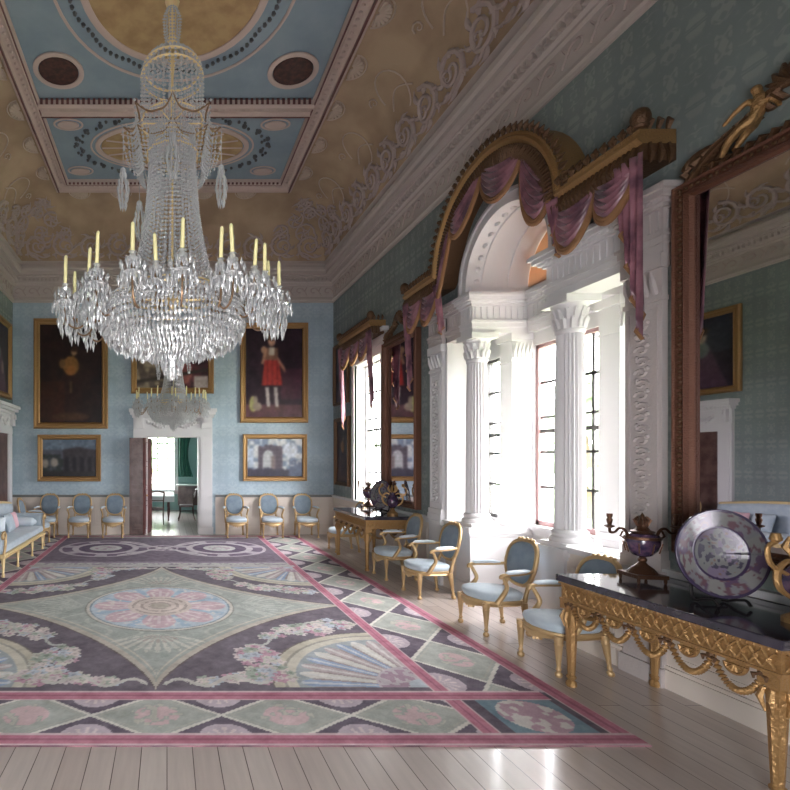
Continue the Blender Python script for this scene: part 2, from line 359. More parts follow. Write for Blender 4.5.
# cove
CT = [k/14*PI/2 for k in range(15)]
def cove_pz(t): return (.32+1.15*(1-math.cos(t)), 6.88+1.17*math.sin(t))
ringsweep('ceiling_cove', [cove_pz(t) for t in CT], M['cove'], smooth=60)
def cove_pt(side, s, v, off=.02):
    """s = metres along the wall, v = 0..1 up the cove"""
    t = v*PI/2; p, z = cove_pz(t); p += off*math.cos(t); z -= off*math.sin(t)
    if side == 'L': return (XL+p, s, z)
    if side == 'R': return (XR-p, s, z)
    return (s, YB-p, z)
def spiral(b, side, s0, v0, rad, turns, dirn, start, th, n=22):
    pts = []; rs = []
    for i in range(n):
        k = i/(n-1); a = start+dirn*turns*2*PI*k; r = rad*(1-k)**.8
        pts.append(cove_pt(side, s0+r*math.cos(a), v0+r*math.sin(a)/1.9, .03)); rs.append(th*(1-.55*k))
    b.tube(pts, rs, 5)
def leaf(b, side, s0, v0, ang, ln, th):
    pts = []; rs = []
    for i in range(7):
        k = i/6; a = ang+.9*k
        pts.append(cove_pt(side, s0+ln*k*math.cos(a), min(1, max(0, v0+ln*k*math.sin(a)/1.9)), .03)); rs.append(th*math.sin(PI*min(.97, k+.12))+.004)
    b.tube(pts, rs, 5)
cr = random.Random(3)
b = MB(); shells = MB()
def rinceau(side, s0, s1, dens=1):
    n = max(1, int((s1-s0)/.62)); 
    for i in range(n):
        s = s0+(i+.5)*(s1-s0)/n; d = 1 if i % 2 else -1
        spiral(b, side, s, .19, .29, 1.8, d, PI*(.5 if d > 0 else 1.5), .042)
        spiral(b, side, s+.1, .18, .12, 1.2, -d, 0, .026, 14)
        for q in range(7): leaf(b, side, s+.2*math.cos(q*.9), .17+.11*math.sin(q*.9), q*.9+cr.uniform(-.3, .3), cr.uniform(.14, .25), .036)
        b.tube([cove_pt(side, s-.31+.62*k/8, .07+.03*math.sin(k/8*PI*2), .03) for k in range(9)], .022, 5)
def corner_orn(side, sc_, d):
    for i, (ds, v, r) in enumerate([(.35,.35,.26),(.62,.52,.22),(.28,.62,.18),(.9,.36,.2),(.55,.74,.16)]):
        spiral(b, side, sc_+d*ds, v, r, 1.6, d*(1 if i % 2 else -1), i, .028)
        for q in range(5): leaf(b, side, sc_+d*ds, v, q*1.3, .22, .025)
rinceau('B', XL+.4, XR-.4); rinceau('R', 2.5, YB-.4); rinceau('L', 7.2, YB-.4)
for side, a, d in (('B', XL+.55, 1), ('B', XR-.55, -1), ('R', YB-.6, -1), ('L', YB-.6, -1)): corner_orn(side, a, d)
struct(b.build('cove_scrollwork', M['relief'], smooth=70))
# swirling raffle work in the upper cove, shells under the border
b = MB()
def shell(side, s0, v0=.86, r=.2):
    for k in range(9):
        a = PI+PI*(k+.5)/9
        b.tube([cove_pt(side, s0+rr*math.cos(a), v0+.1+rr*math.sin(a)/1.9, .03) for rr in (.03, r*.6, r)], [.012, .03, .034], 5)
    b.tube([cove_pt(side, s0+(r+.04)*math.cos(a), v0+.1+(r+.04)*math.sin(a)/1.9, .03) for a in np.linspace(PI, 2*PI, 12)], .014, 4)
for y in np.arange(3.9, 11.0, .95): shell('L', y); shell('R', y)
for x in np.arange(-2.0, 2.4, .95): shell('B', x)
def arabesque(side, s0):
    pts = [(s0+.35*math.cos(a)*(1-.1*a), .52+.2*math.sin(a)) for a in np.linspace(0, 4.5, 16)]
    b.tube([cove_pt(side, s, v) for s, v in pts], .014, 4)
    b.tube([cove_pt(side, s0-.3+.6*k/10, .42+.1*math.sin(k/10*PI)) for k in range(11)], .014, 4)
    spiral(b, side, s0+.45, .62, .1, 1.3, 1, 0, .016, 12)
for y in np.arange(3.4, 10.8, 1.45): arabesque('L', y); arabesque('R', y)
struct(b.build('cove_shells', M['relief2'], smooth=70))

# flat ceiling with compartments
ZC = 8.05; FX0, FX1, FY1 = XL+1.47, XR-1.47, YB-1.47
ceil = struct(MB().box(FX0-.1, FX1+.1, FRONT, FY1+.1, ZC+.06, ZC+.2).build('ceiling', M['blue'], smooth=0))
def frame_mould(b, x0, x1, y0, y1, wd, prof):
    # prof: list of (offset inward 0..1, drop)
    for (o0, d0), (o1, d1) in zip(prof[:-1], prof[1:]):
        A = o0*wd; B = o1*wd
        p = [(x0+A, y0+A), (x1-A, y0+A), (x1-A, y1-A), (x0+A, y1-A)]; q = [(x0+B, y0+B), (x1-B, y0+B), (x1-B, y1-B), (x0+B, y1-B)]
        for k in range(4):
            k2 = (k+1) % 4; b.add([(*p[k], ZC-d0), (*p[k2], ZC-d0), (*q[k2], ZC-d1), (*q[k], ZC-d1)], [(0,1,2,3)])
PR = [(0,-.03),(0,.06),(.1,.09),(.22,.09),(.26,.04),(.36,.02),(.7,.02),(.74,.05),(.84,.07),(.92,.05),(1,.0),(1,-.06)]
b = MB(); frame_mould(b, FX0-.02, FX1+.02, FRONT-.5, FY1+.02, .32, PR)
struct(b.build('ceiling_border', M['pinkcream'], ceil, smooth=0))
BY0, BY1 = 8.47, 8.80
b = MB(); vs = []
for o, d in PR: vs += [(FX0+.27, BY0+o*(BY1-BY0), ZC-d), (FX1-.27, BY0+o*(BY1-BY0), ZC-d)]
b.add(vs, [(2*i, 2*i+1, 2*i+3, 2*i+2) for i in range(len(PR)-1)])
struct(b.build('ceiling_beam', M['pinkcream'], ceil, smooth=0))
b = MB()
for y in (BY0+.035, BY1-.02, FY1-.25):
    b.box(FX0+.28, FX1-.28, y-.012, y+.012, ZC-.065, ZC+.02)
    for x in np.arange(FX0+.32, FX1-.3, .09): b.box(x, x+.045, y-.045, y-.012, ZC-.05, ZC+.05)
for x in (FX0+.045, FX1-.045): b.box(x-.014, x+.014, 2, FY1, ZC-.095, ZC-.02)
for x in (FX0+.27, FX1-.27): b.box(x-.012, x+.012, 2, FY1-.25, ZC-.06, ZC+.02)
struct(b.build('ceiling_fillets', M['mahog2'], ceil, smooth=0))
b = MB()
for x in np.arange(FX0+.3, FX1-.25, .11): b.ball((x, (BY0+BY1)/2, ZC-.02), .035, 6, 4); b.ball((x, FY1-.16, ZC-.02), .03, 6, 4)
for y in np.arange(4, FY1-.2, .11):
    for x in (FX0+.16, FX1-.16): b.ball((x, y, ZC-.02), .03, 6, 4)
struct(b.build('ceiling_guilloche', M['pinkcream'], ceil))
EX, EY = .1, 9.8
def ell(b, cx, cy, rx, ry, z, th, n=48, a0=0, a1=2*PI, fl=.5):
    b.tube([(cx+rx*math.cos(a), cy+ry*math.sin(a), z) for a in np.linspace(a0, a1, n, endpoint=a1-a0 < 6.2)], th, 6, closed=a1-a0 > 6.2, flat=fl, up=(0,0,1))
def disc(b, cx, cy, rx, ry, z0, z1, n=40): b.prism([(cx+rx*math.cos(2*PI*k/n), cy+ry*math.sin(2*PI*k/n)) for k in range(n)], z0, z1)
b = MB(); disc(b, EX, EY, 1.4, .62, ZC+.04, ZC+.07); struct(b.build('ceiling_oval', M['ceilgold'], ceil))
b = MB(); ell(b, EX, EY, 1.47, .68, ZC+.05, .055); ell(b, EX, EY, 1.6, .8, ZC+.05, .02); 
for k in range(16):
    a = 2*PI*k/16; b.tube([(EX+.3*math.cos(a), EY+.14*math.sin(a), ZC+.035), (EX+1.38*math.cos(a), EY+.6*math.sin(a), ZC+.035)], .018, 4)
disc(b, EX, EY, .3, .15, ZC+.02, ZC+.05)
for x, y in ((-1.82, 9.13), (2.0, 9.13), (-1.85, 10.6), (2.05, 10.6)): ell(b, x, y, .26, .15, ZC+.05, .02, 20); disc(b, x, y, .2, .1, ZC+.03, ZC+.05, 18)
struct(b.build('ceiling_rosettes', M['pinkcream'], ceil, smooth=60))
b = MB()
for sx in (-1, 1):
    for k in range(34):
        a = -1.15+2.3*k/33; rx, ry = 1.85+.08*math.sin(k*1.7), .95+.05*math.cos(k*1.3)
        b.ball((EX+sx*rx*math.cos(a), EY+ry*math.sin(a), ZC+.045), .032+.02*(k % 3 == 0), 5, 4)
# middle compartment: great circle and medallions
for k in range(90):
    a = 2*PI*k/90; R = 1.38+.05*abs(math.sin(a*6)); b.ball((.1+R*math.cos(a), 6.45+R*math.sin(a), ZC+.045), .035, 5, 4)
struct(b.build('ceiling_garlands', M['garl'], ceil))
b = MB(); ell(b, .1, 6.45, 1.22, 1.22, ZC+.04, .06); ell(b, .1, 6.45, 1.62, 1.62, ZC+.05, .025)
for x in (-1.72, 2.0): ell(b, x, 7.86, .36, .33, ZC+.04, .045, 30)
struct(b.build('ceiling_circles', M['pinkcream'], ceil, smooth=60))
b = MB()
for x in (-1.72, 2.0): disc(b, x, 7.86, .31, .28, ZC+.03, ZC+.06, 30)
struct(b.build('ceiling_medallions', M['roset'], ceil))
b = MB(); disc(b, .1, 6.45, 1.17, 1.17, ZC+.04, ZC+.07); struct(b.build('ceiling_roundel', M['ceilgold'], ceil))

# dado, chair rail, skirting
def dado_run(p0, p1, n, base=0):
    """panelled dado from p0 to p1 (floor points), n = room-facing normal"""
    p0 = Vector((*p0, 0)); p1 = Vector((*p1, 0)); d = (p1-p0); Ln = d.length; d.normalize(); n = Vector((*n, 0))
    def bx(b, s0, s1, o0, o1, z0, z1):
        vs = []
        for z in (z0, z1):
            for s_, o_ in ((s0,o0),(s1,o0),(s1,o1),(s0,o1)): q = p0+d*s_+n*o_; vs.append((q.x, q.y, z))
        b.add(vs, [(0,3,2,1),(4,5,6,7),(0,1,5,4),(1,2,6,5),(2,3,7,6),(3,0,4,7)])
    a = MB(); bx(a, 0, Ln, 0, .02, 0, .95)
    k = max(1, round(Ln/1.2)); 
    for i in range(k):
        s0 = Ln*i/k+.1; s1 = Ln*(i+1)/k-.1
        if s1-s0 < .12: continue
        for (u0, u1, z0, z1) in ((s0, s1, .26, .285), (s0, s1, .8, .825), (s0, s0+.025, .26, .825), (s1-.025, s1, .26, .825)): bx(a, u0, u1, .018, .034, z0, z1)
    bx(a, 0, Ln, .018, .055, 0, .16); bx(a, 0, Ln, .018, .04, .16, .19)
    struct(a.build('dado_panelling', M['dado'], smooth=0))
    c = MB(); bx(c, 0, Ln, 0, .05, .95, .985); bx(c, 0, Ln, 0, .07, .985, 1.01)
    struct(c.build('dado_rail', M['rail'] if n.y < -.5 else M['white'], smooth=0))
CASX0, CASX1 = -.95, 1.24
dado_run((XL, YB), (CASX0, YB), (0, -1)); dado_run((CASX1, YB), (XR, YB), (0, -1))
dado_run((XR, YB), (XR, 7.98), (-1, 0)); dado_run((XR, 7.22), (XR, 7.55), (-1, 0)); dado_run((XR, 4.6), (XR, 5.26), (-1, 0)); dado_run((XR, FRONT), (XR, 4.22), (-1, 0))
dado_run((XL, FRONT), (XL, 10.75), (1, 0))
def pedestal(y0, y1, x0=XR-.05, x1=BX):
    b = MB().box(x0, x1, y0, y1, 0, .9)
    b.box(x0-.03, x1, y0-.03, y1+.03, 0, .18).box(x0-.015, x1, y0-.015, y1+.015, .18, .22).box(x0-.02, x1, y0-.02, y1+.02, .86, .9).box(x0-.04, x1, y0-.04, y1+.04, .9, .98)
    return b
struct(pedestal(5.26, 5.6).build('pedestal', M['white'], smooth=0)); struct(pedestal(6.89, 7.22).build('pedestal', M['white'], smooth=0))
# window-seat front under the centre light
b = MB().box(BX-.04, BX, 5.6, 6.89, 0, .92).box(BX-.1, BX, 5.6, 6.89, .96, 1.02).box(BX-.07, BX, 5.6, 6.89, .9, .96).box(BX-.06, BX-.03, 5.72, 6.78, .25, .28).box(BX-.06, BX-.03, 5.72, 6.78, .78, .81)
struct(b.build('window_seat_panel', M['white'], smooth=0))
# columns
def column(cx, cy, r=.14):
    z0 = .98; z1 = 3.68
    b = MB().box(cx-r*1.35, cx+r*1.35, cy-r*1.35, cy+r*1.35, z0, z0+.05)
    b.lathe([(r*1.32,.05),(r*1.38,.07),(r*1.32,.1),(r*1.12,.115),(r*1.1,.13),(r*1.2,.15),(r*1.18,.17),(r*1.03,.19)], (cx, cy, z0), 28)
    struct(b.build('column_base', M['white'], smooth=35))
    b = MB(); b.lathe([(r, .19), (r*.99, .9), (r*.95, 1.7), (r*.88, 2.32)], (cx, cy, z0), 44, flute=.16)
    struct(b.build('column', M['white'], smooth=20))
    b = MB(); b.lathe([(r*.9,2.32),(r*.96,2.34),(r*.96,2.36),(r*.88,2.37),(r*.92,2.5),(r*1.1,2.6),(r*1.25,2.64)], (cx, cy, z0), 28)
    for ring, zz in ((0, 2.38), (.2, 2.48)):
        for k in range(12):
            a = 2*PI*k/12+ring; b.tube([(cx+q*r*math.cos(a), cy+q*r*math.sin(a), z0+zz+h_) for q, h_ in ((.9,0),(1.02,.07),(1.16,.11),(1.14,.08))], [.022,.024,.018,.008], 5)
    b.box(cx-r*1.32, cx+r*1.32, cy-r*1.32, cy+r*1.32, z0+2.64, z0+2.72)
    struct(b.build('column_capital', M['white'], smooth=35))
column(4.42, 7.06); column(4.42, 5.43)
def respond(y0, y1, x0=4.84, x1=BX):
    b = MB().box(x0, x1, y0, y1, .98, 3.7)
    b.box(x0-.03, x1, y0-.03, y1+.03, .98, 1.05).box(x0-.02, x1, y0-.02, y1+.02, 1.05, 1.13)
    b.box(x0-.03, x1, y0-.03, y1+.03, 3.6, 3.7).box(x0-.015, x1, y0-.015, y1+.015, 3.3, 3.33)
    for k in range(5):
        x = x0+.03+(x1-x0-.06)*k/4
        b.tube([(x, y0, 3.36), (x, y0-.02, 3.46), (x, y0-.05, 3.55)], [.02,.02,.01], 5)
        b.box(x-.008, x+.008, y0-.006, y0, 1.2, 3.28)
    struct(b.build('pilaster', M['white'], smooth=0))
respond(6.94, 7.2); respond(5.29, 5.55)
# outer pilasters with carved panels
def outer_pil(y0, y1, xf=XR-.05):
    b = MB().box(xf, WX1, y0, y1, .98, 3.7)
    b.box(xf-.03, WX1, y0-.02, y1+.02, .98, 1.08).box(xf-.02, WX1, y0-.01, y1+.01, 1.08, 1.16)
    b.box(xf-.03, WX1, y0-.02, y1+.02, 3.58, 3.7).box(xf-.015, WX1, y0-.01, y1+.01, 3.3, 3.34)
    b.box(xf-.04, WX1, y0-.03, y1+.03, 0, .16).box(xf-.01, WX1, y0-.01, y1+.01, .16, .93).box(xf-.05, WX1, y0-.04, y1+.04, .92, .98)
    wy = (y1-y0)
    for yy in (y0+.04, y1-.04): b.box(xf-.012, xf, yy-.01, yy+.01, 1.25, 3.25)
    b.box(xf-.012, xf, y0+.03, y1-.03, 1.24, 1.26).box(xf-.012, xf, y0+.03, y1-.03, 3.24, 3.26)
    c = (y0+y1)/2; rr = random.Random(5)
    z = 1.3
    while z < 3.2:
        d = 1 if int(z*10) % 2 else -1
        b.tube([(xf-.012, c+d*(wy/2-.1)*math.cos(a)*q, z+.045*math.sin(a)*q) for a, q in zip(np.linspace(0, 6, 9), np.linspace(1, .3, 9))], .013, 4)
        b.ball((xf-.01, c-d*(wy/2-.1)*.7, z+.04), .022, 5, 4); z += .1
    for k in range(4):
        y = y0+.05+(wy-.1)*k/3; b.tube([(xf, y, 3.36), (xf-.03, y, 3.45), (xf-.05, y, 3.55)], [.02,.025,.01], 5)
    struct(b.build('pilaster', M['plaster'] if y0 < 5 else M['white'], smooth=35))
outer_pil(7.6, 7.95); outer_pil(4.22, 4.56)
# jamb facings so that the white reveals read as painted wood
struct(MB().box(XR-.005, WX1+.01, 7.54, 7.6, .98, 3.7).build('window_jamb', M['white'], smooth=0)); struct(MB().box(XR-.005, WX1+.01, 4.555, 4.61, .98, 3.7).build('window_jamb', M['white'], smooth=0))
# entablatures: side beams and the deep returns over columns
def entab(x0, x1, y0, y1, sides):
    b = MB()
    lay = [(0,3.7,3.78),(.015,3.78,3.84),(.03,3.84,3.87),(.0,3.87,4.08),(.03,4.08,4.11),(.06,4.11,4.14),(.1,4.14,4.19),(.13,4.19,4.23),(.11,4.23,4.25)]
    for o, z0, z1 in lay:
        b.box(x0-o*sides[0], x1+o*sides[1], y0-o*sides[2], y1+o*sides[3], z0, z1)
    k = 0
    y = y0+.05
    while y < y1-.03:
        if sides[0]: b.box(x0-.012, x0, y-.018, y+.018, 3.9, 4.06); 
        if sides[0]: b.box(x0-.075, x0-.0, y-.02, y+.015, 4.115, 4.14)
        y += .075
    x = x0+.05
    while x < x1-.03:
        if sides[2]: b.box(x-.018, x+.018, y0-.012, y0, 3.9, 4.06)
        x += .085
    return b
struct(entab(XR, WX1, 4.62, 5.57, (1,0,0,1)).build('entablature', M['white'], smooth=0))
struct(entab(WX1+.001, BX, 5.3, 5.57, (0,0,0,0)).build('entablature', M['white'], smooth=0))
struct(entab(XR, BX, 6.92, 7.2, (1,0,1,0)).build('entablature', M['white'], smooth=0))
struct(entab(XR, WX1, 7.202, 7.578, (1,0,0,0)).build('entablature', M['plaster'], smooth=0))
struct(entab(XR-.06, WX1, 7.58, 7.97, (1,0,0,0)).build('entablature', M['plaster'], smooth=0))
struct(entab(XR-.06, WX1, 4.2, 4.6, (1,0,1,1)).build('entablature', M['plaster'], smooth=0))
struct(entab(BX-.08, BX, 5.57, 6.92, (1,0,0,0)).build('entablature', M['white'], smooth=0))
# archivolt
b = MB()
for r0, r1, x0, x1 in ((RA-.005, RA+.05, XR-.05, XR), (RA+.05, RA+.13, XR-.03, XR), (RA+.13, RA+.17, XR-.06, XR)):
    n = 28
    for k in range(n):
        a0, a1 = PI*k/n, PI*(k+1)/n
        P = lambda r, a, x: (x, YC+r*math.cos(a), ZA+r*math.sin(a))
        b.add([P(r0,a0,x0),P(r1,a0,x0),P(r1,a1,x0),P(r0,a1,x0),P(r0,a0,x1),P(r1,a0,x1),P(r1,a1,x1),P(r0,a1,x1)], [(0,1,2,3),(7,6,5,4),(0,3,7,4),(1,5,6,2)])
    b.box(x0, x1, YC-r1, YC-r0, 4.25, ZA).box(x0, x1, YC+r0, YC+r1, 4.25, ZA)
for k in range(15):
    a = PI*(k+.5)/15; b.ball((XR+.1, YC+(RA-.008)*math.cos(a), ZA+(RA-.008)*math.sin(a)), .035, 8, 5, (1,1,1))
for x in (XR+.18, XR+.55): b.tube([(x, YC+(RA-.01)*math.cos(a), ZA+(RA-.01)*math.sin(a)) for a in np.linspace(0, PI, 30)], .016, 6)
b.box(XR, WX1, YC+RA-.0, YC+RA+.02, 4.2, ZA)
b.grid(lambda u, v: (XR+u*(BX-XR), YC+(RA-.004)*math.cos(PI*v), ZA+(RA-.004)*math.sin(PI*v)), 1, 28)
b.box(XR+.001, BX, YC+RA-.03, YC+RA+.06, 4.22, ZA).box(XR+.001, BX, YC-RA-.06, YC-RA+.03, 4.22, ZA)
struct(b.build('archivolt', M['white'], smooth=30))
# lunette blind
tag(MB().prism([(YC+.75*math.cos(t), ZA+.75*math.sin(t)) for t in np.linspace(0, PI, 24)], BX-.02, BX, lambda x, y, z: (z, x, y)).build('window_blind', M['blind']), 'peach blind filling the half-round light above the columns', 'blind')
# sash windows
wn = [0]
def sash(y0, y1, z0, z1, x, ncol, nrow, barm, th=.05, bw=.034):
    wn[0] += 1
    b = MB().box(x, x+.09, y0, y0+th, z0, z1).box(x, x+.09, y1-th, y1, z0, z1).box(x, x+.09, y0, y1, z1-th, z1).box(x, x+.09, y0, y1, z0, z0+th*1.3)
    fr = struct(b.build('window_%d' % wn[0], barm, smooth=0))
    b = MB(); zm = (z0+z1)/2+.05
    b.box(x+.02, x+.06, y0+th, y1-th, zm-.025, zm+.025)
    for c in range(1, ncol):
        yy = y0+th+(y1-y0-2*th)*c/ncol; b.box(x+.03, x+.055, yy-bw/2, yy+bw/2, z0+th, z1-th)
    for r in range(1, nrow):
        zz = z0+th+(z1-z0-2*th)*r/nrow; b.box(x+.03, x+.055, y0+th, y1-th, zz-bw/2, zz+bw/2)
    struct(b.build('window_bars', M['bar'], fr, smooth=0))
    struct(MB().box(x+.04, x+.045, y0+th, y1-th, z0+th, z1-th).build('window_pane', M['glass'], fr, smooth=0))
sash(5.56, 6.92, 1.02, 3.52, BX+.04, 3, 5, M['barp']); sash(7.3, 8.0, 1.02, 3.5, BX+.04, 2, 5, M['bar'], .04); sash(4.45, 5.12, 1.02, 3.5, BX+.04, 2, 5, M['bar'], .04)
sash(9.78, 11.15, 1.0, 4.02, XR+.2, 3, 5, M['white'])
# far window casing
b = MB().box(XR-.05, XR, 9.6, 9.78, .98, 4.02).box(XR-.05, XR, 11.15, 11.33, .98, 4.02).box(XR-.05, XR, 9.6, 11.33, 4.02, 4.2).box(XR-.08, XR, 9.57, 11.36, 4.2, 4.34).box(XR-.03, XR, 9.6, 11.33, 4.34, 4.42).box(XR-.12, XR, 9.53, 11.4, 4.42, 4.5)
b.box(XR-.06, XR, 9.74, 9.78, .98, 4.06).box(XR-.06, XR, 11.15, 11.19, .98, 4.06).box(XR-.1, XR+.2, 9.78, 11.15, .98, 1.01)
struct(b.build('window_casing', M['white'], smooth=0))
struct(MB().box(XR-.001, XR+.25, 9.77, 9.785, 1.0, 4.02).box(XR-.001, XR+.25, 11.145, 11.16, 1.0, 4.02).box(XR-.001, XR+.25, 9.78, 11.15, 4.01, 4.025).build('window_reveal', M['white'], smooth=0))

# doors
def door_case(tr, w0, w1, top, cw=.34):
    b = MB()
    def bx(s0, s1, o0, o1, z0, z1):
        p = tr(s0, o0); q = tr(s1, o1); b.box(p[0], q[0], p[1], q[1], z0, z1)
    for (a, c) in ((w0-cw, w0), (w1, w1+cw)):
        bx(a, c, 0, .06, 0, top); bx(a+.04, c-.04, .06, .075, .2, top-.05); bx(a-.02, c+.02, 0, .09, 0, .18)
    bx(w0-cw, w1+cw, 0, .07, top, top+.16); bx(w0-cw, w1+cw, 0, .06, top+.16, top+.48)
    bx(w0-cw-.03, w1+cw+.03, 0, .12, top+.48, top+.55); bx(w0-cw-.07, w1+cw+.07, 0, .2, top+.55, top+.62); bx(w0-cw-.1, w1+cw+.1, 0, .24, top+.62, top+.7)
    for a in (w0-cw+.05, w1+.06):
        bx(a, a+.22, .05, .14, top+.2, top+.48); bx(a+.04, a+.18, .05, .18, top+.36, top+.48)
    n = 9; mid = (w0+w1)/2
    for i in range(-n, n+1):
        s = mid+i*(w1-w0)/2/n*.95; zz = top+.3+.07*math.cos(i*.7); p = tr(s, .07); b.ball((p[0], p[1], zz), .045, 6, 4)
    for s in np.arange(w0-cw, w1+cw, .09): bx(s, s+.05, .1, .14, top+.5, top+.55)
    p = b.build('door_case', M['white'], smooth=35); struct(p); return p
door_case(lambda s, o: (s, YB-o), DX0, DX1, DZ)
door_case(lambda s, o: (XL+o, s), 11.14, 12.2, 2.55, .28)
struct(MB().box(XL, XL+.03, 11.14, 12.2, 0, 2.55).build('door_2', M['mahog'], smooth=0))
struct(MB().box(DX0-.001, DX0+.02, YB-.02, YB+.32, 0, DZ).box(DX1-.02, DX1+.001, YB-.02, YB+.32, 0, DZ).box(DX0, DX1, YB-.02, YB+.32, DZ-.02, DZ+.001).box(DX0-.15, DX0, YB+.3, YB+.33, 0, DZ+.15).box(DX1, DX1+.15, YB+.3, YB+.33, 0, DZ+.15).build('door_jamb', M['white'], smooth=0))
dl = empty('door_1', (DX0, YB-.1, 0)); dl['kind'] = 'structure'
def leaf_mesh(wd, m, name, loc, rz):
    b = MB().box(0, wd, -.025, .025, .01, 2.46)
    for z0, z1 in ((.15,.75),(.85,1.15),(1.25,1.75),(1.85,2.35)):
        for sg in (-1, 1):
            for q0, q1, a0, a1 in ((.07,wd-.07,z0,z0+.02),(.07,wd-.07,z1-.02,z1),(.07,.09,z0,z1),(wd-.09,wd-.07,z0,z1)): b.box(q0, q1, sg*.022, sg*.036, a0, a1)
    o = b.build(name, m, dl, smooth=0); o.location = loc; o.rotation_euler = (0,0,rz); return o
leaf_mesh(.36, M['mahog'], 'door_leaf', (-.07, -.07, 0), PI)
lb = leaf_mesh(.66, M['mahog2'], 'door_leaf', (-.07, -.1, 0), math.radians(75))
hb = MB(); hb.ball((.1, -.06, 1.0), .03, 8, 6); hb.lathe([(.03,0),(.03,.01)], (.1,-.03,1.0), 8)
hb.build('door_handle', M['chairgold'], lb)

# room beyond the door
Y2 = 18.6
b = MB().box(-1.9, -1.75, YB+.3, Y2+.1, 0, 3.6).box(2.6, 2.75, YB+.3, Y2+.1, 0, 3.6).box(-1.9, 2.75, YB+.3, Y2+.1, 3.5, 3.6)
b.box(-1.9, -.75, Y2, Y2+.2, 0, 3.5).box(.38, 2.75, Y2, Y2+.2, 0, 3.5).box(-.75, .38, Y2, Y2+.2, 0, .75).box(-.75, .38, Y2, Y2+.2, 3.1, 3.5)
struct(b.build('wall_dining_room', M['roomblue'], smooth=0))
struct(MB().box(.28, .42, Y2-.06, Y2, .6, 3.2).box(-.85, -.72, Y2-.06, Y2, .6, 3.2).box(-.85, .42, Y2-.06, Y2, 3.08, 3.2).box(-.85, .42, Y2-.12, Y2, .68, .76).build('window_casing', M['white'], smooth=0))
sash_b = MB()
for x in (-.72, -.36, .0, .3): sash_b.box(x-.02, x+.02, Y2+.05, Y2+.09, .76, 3.1)
for z in (.78, 1.35, 1.92, 2.5, 3.08): sash_b.box(-.75, .38, Y2+.05, Y2+.09, z-.02, z+.02)
w5 = struct(sash_b.build('window_5', M['white'], smooth=0)); struct(MB().box(-.75, .38, Y2+.066, Y2+.072, .76, 3.1).build('window_pane', M['glass'], w5, smooth=0))
area('portal_dining', (-.18, Y2+.3, 1.93), (-PI/2, 0, 0), 1.2, 2.4, 1, portal=True)

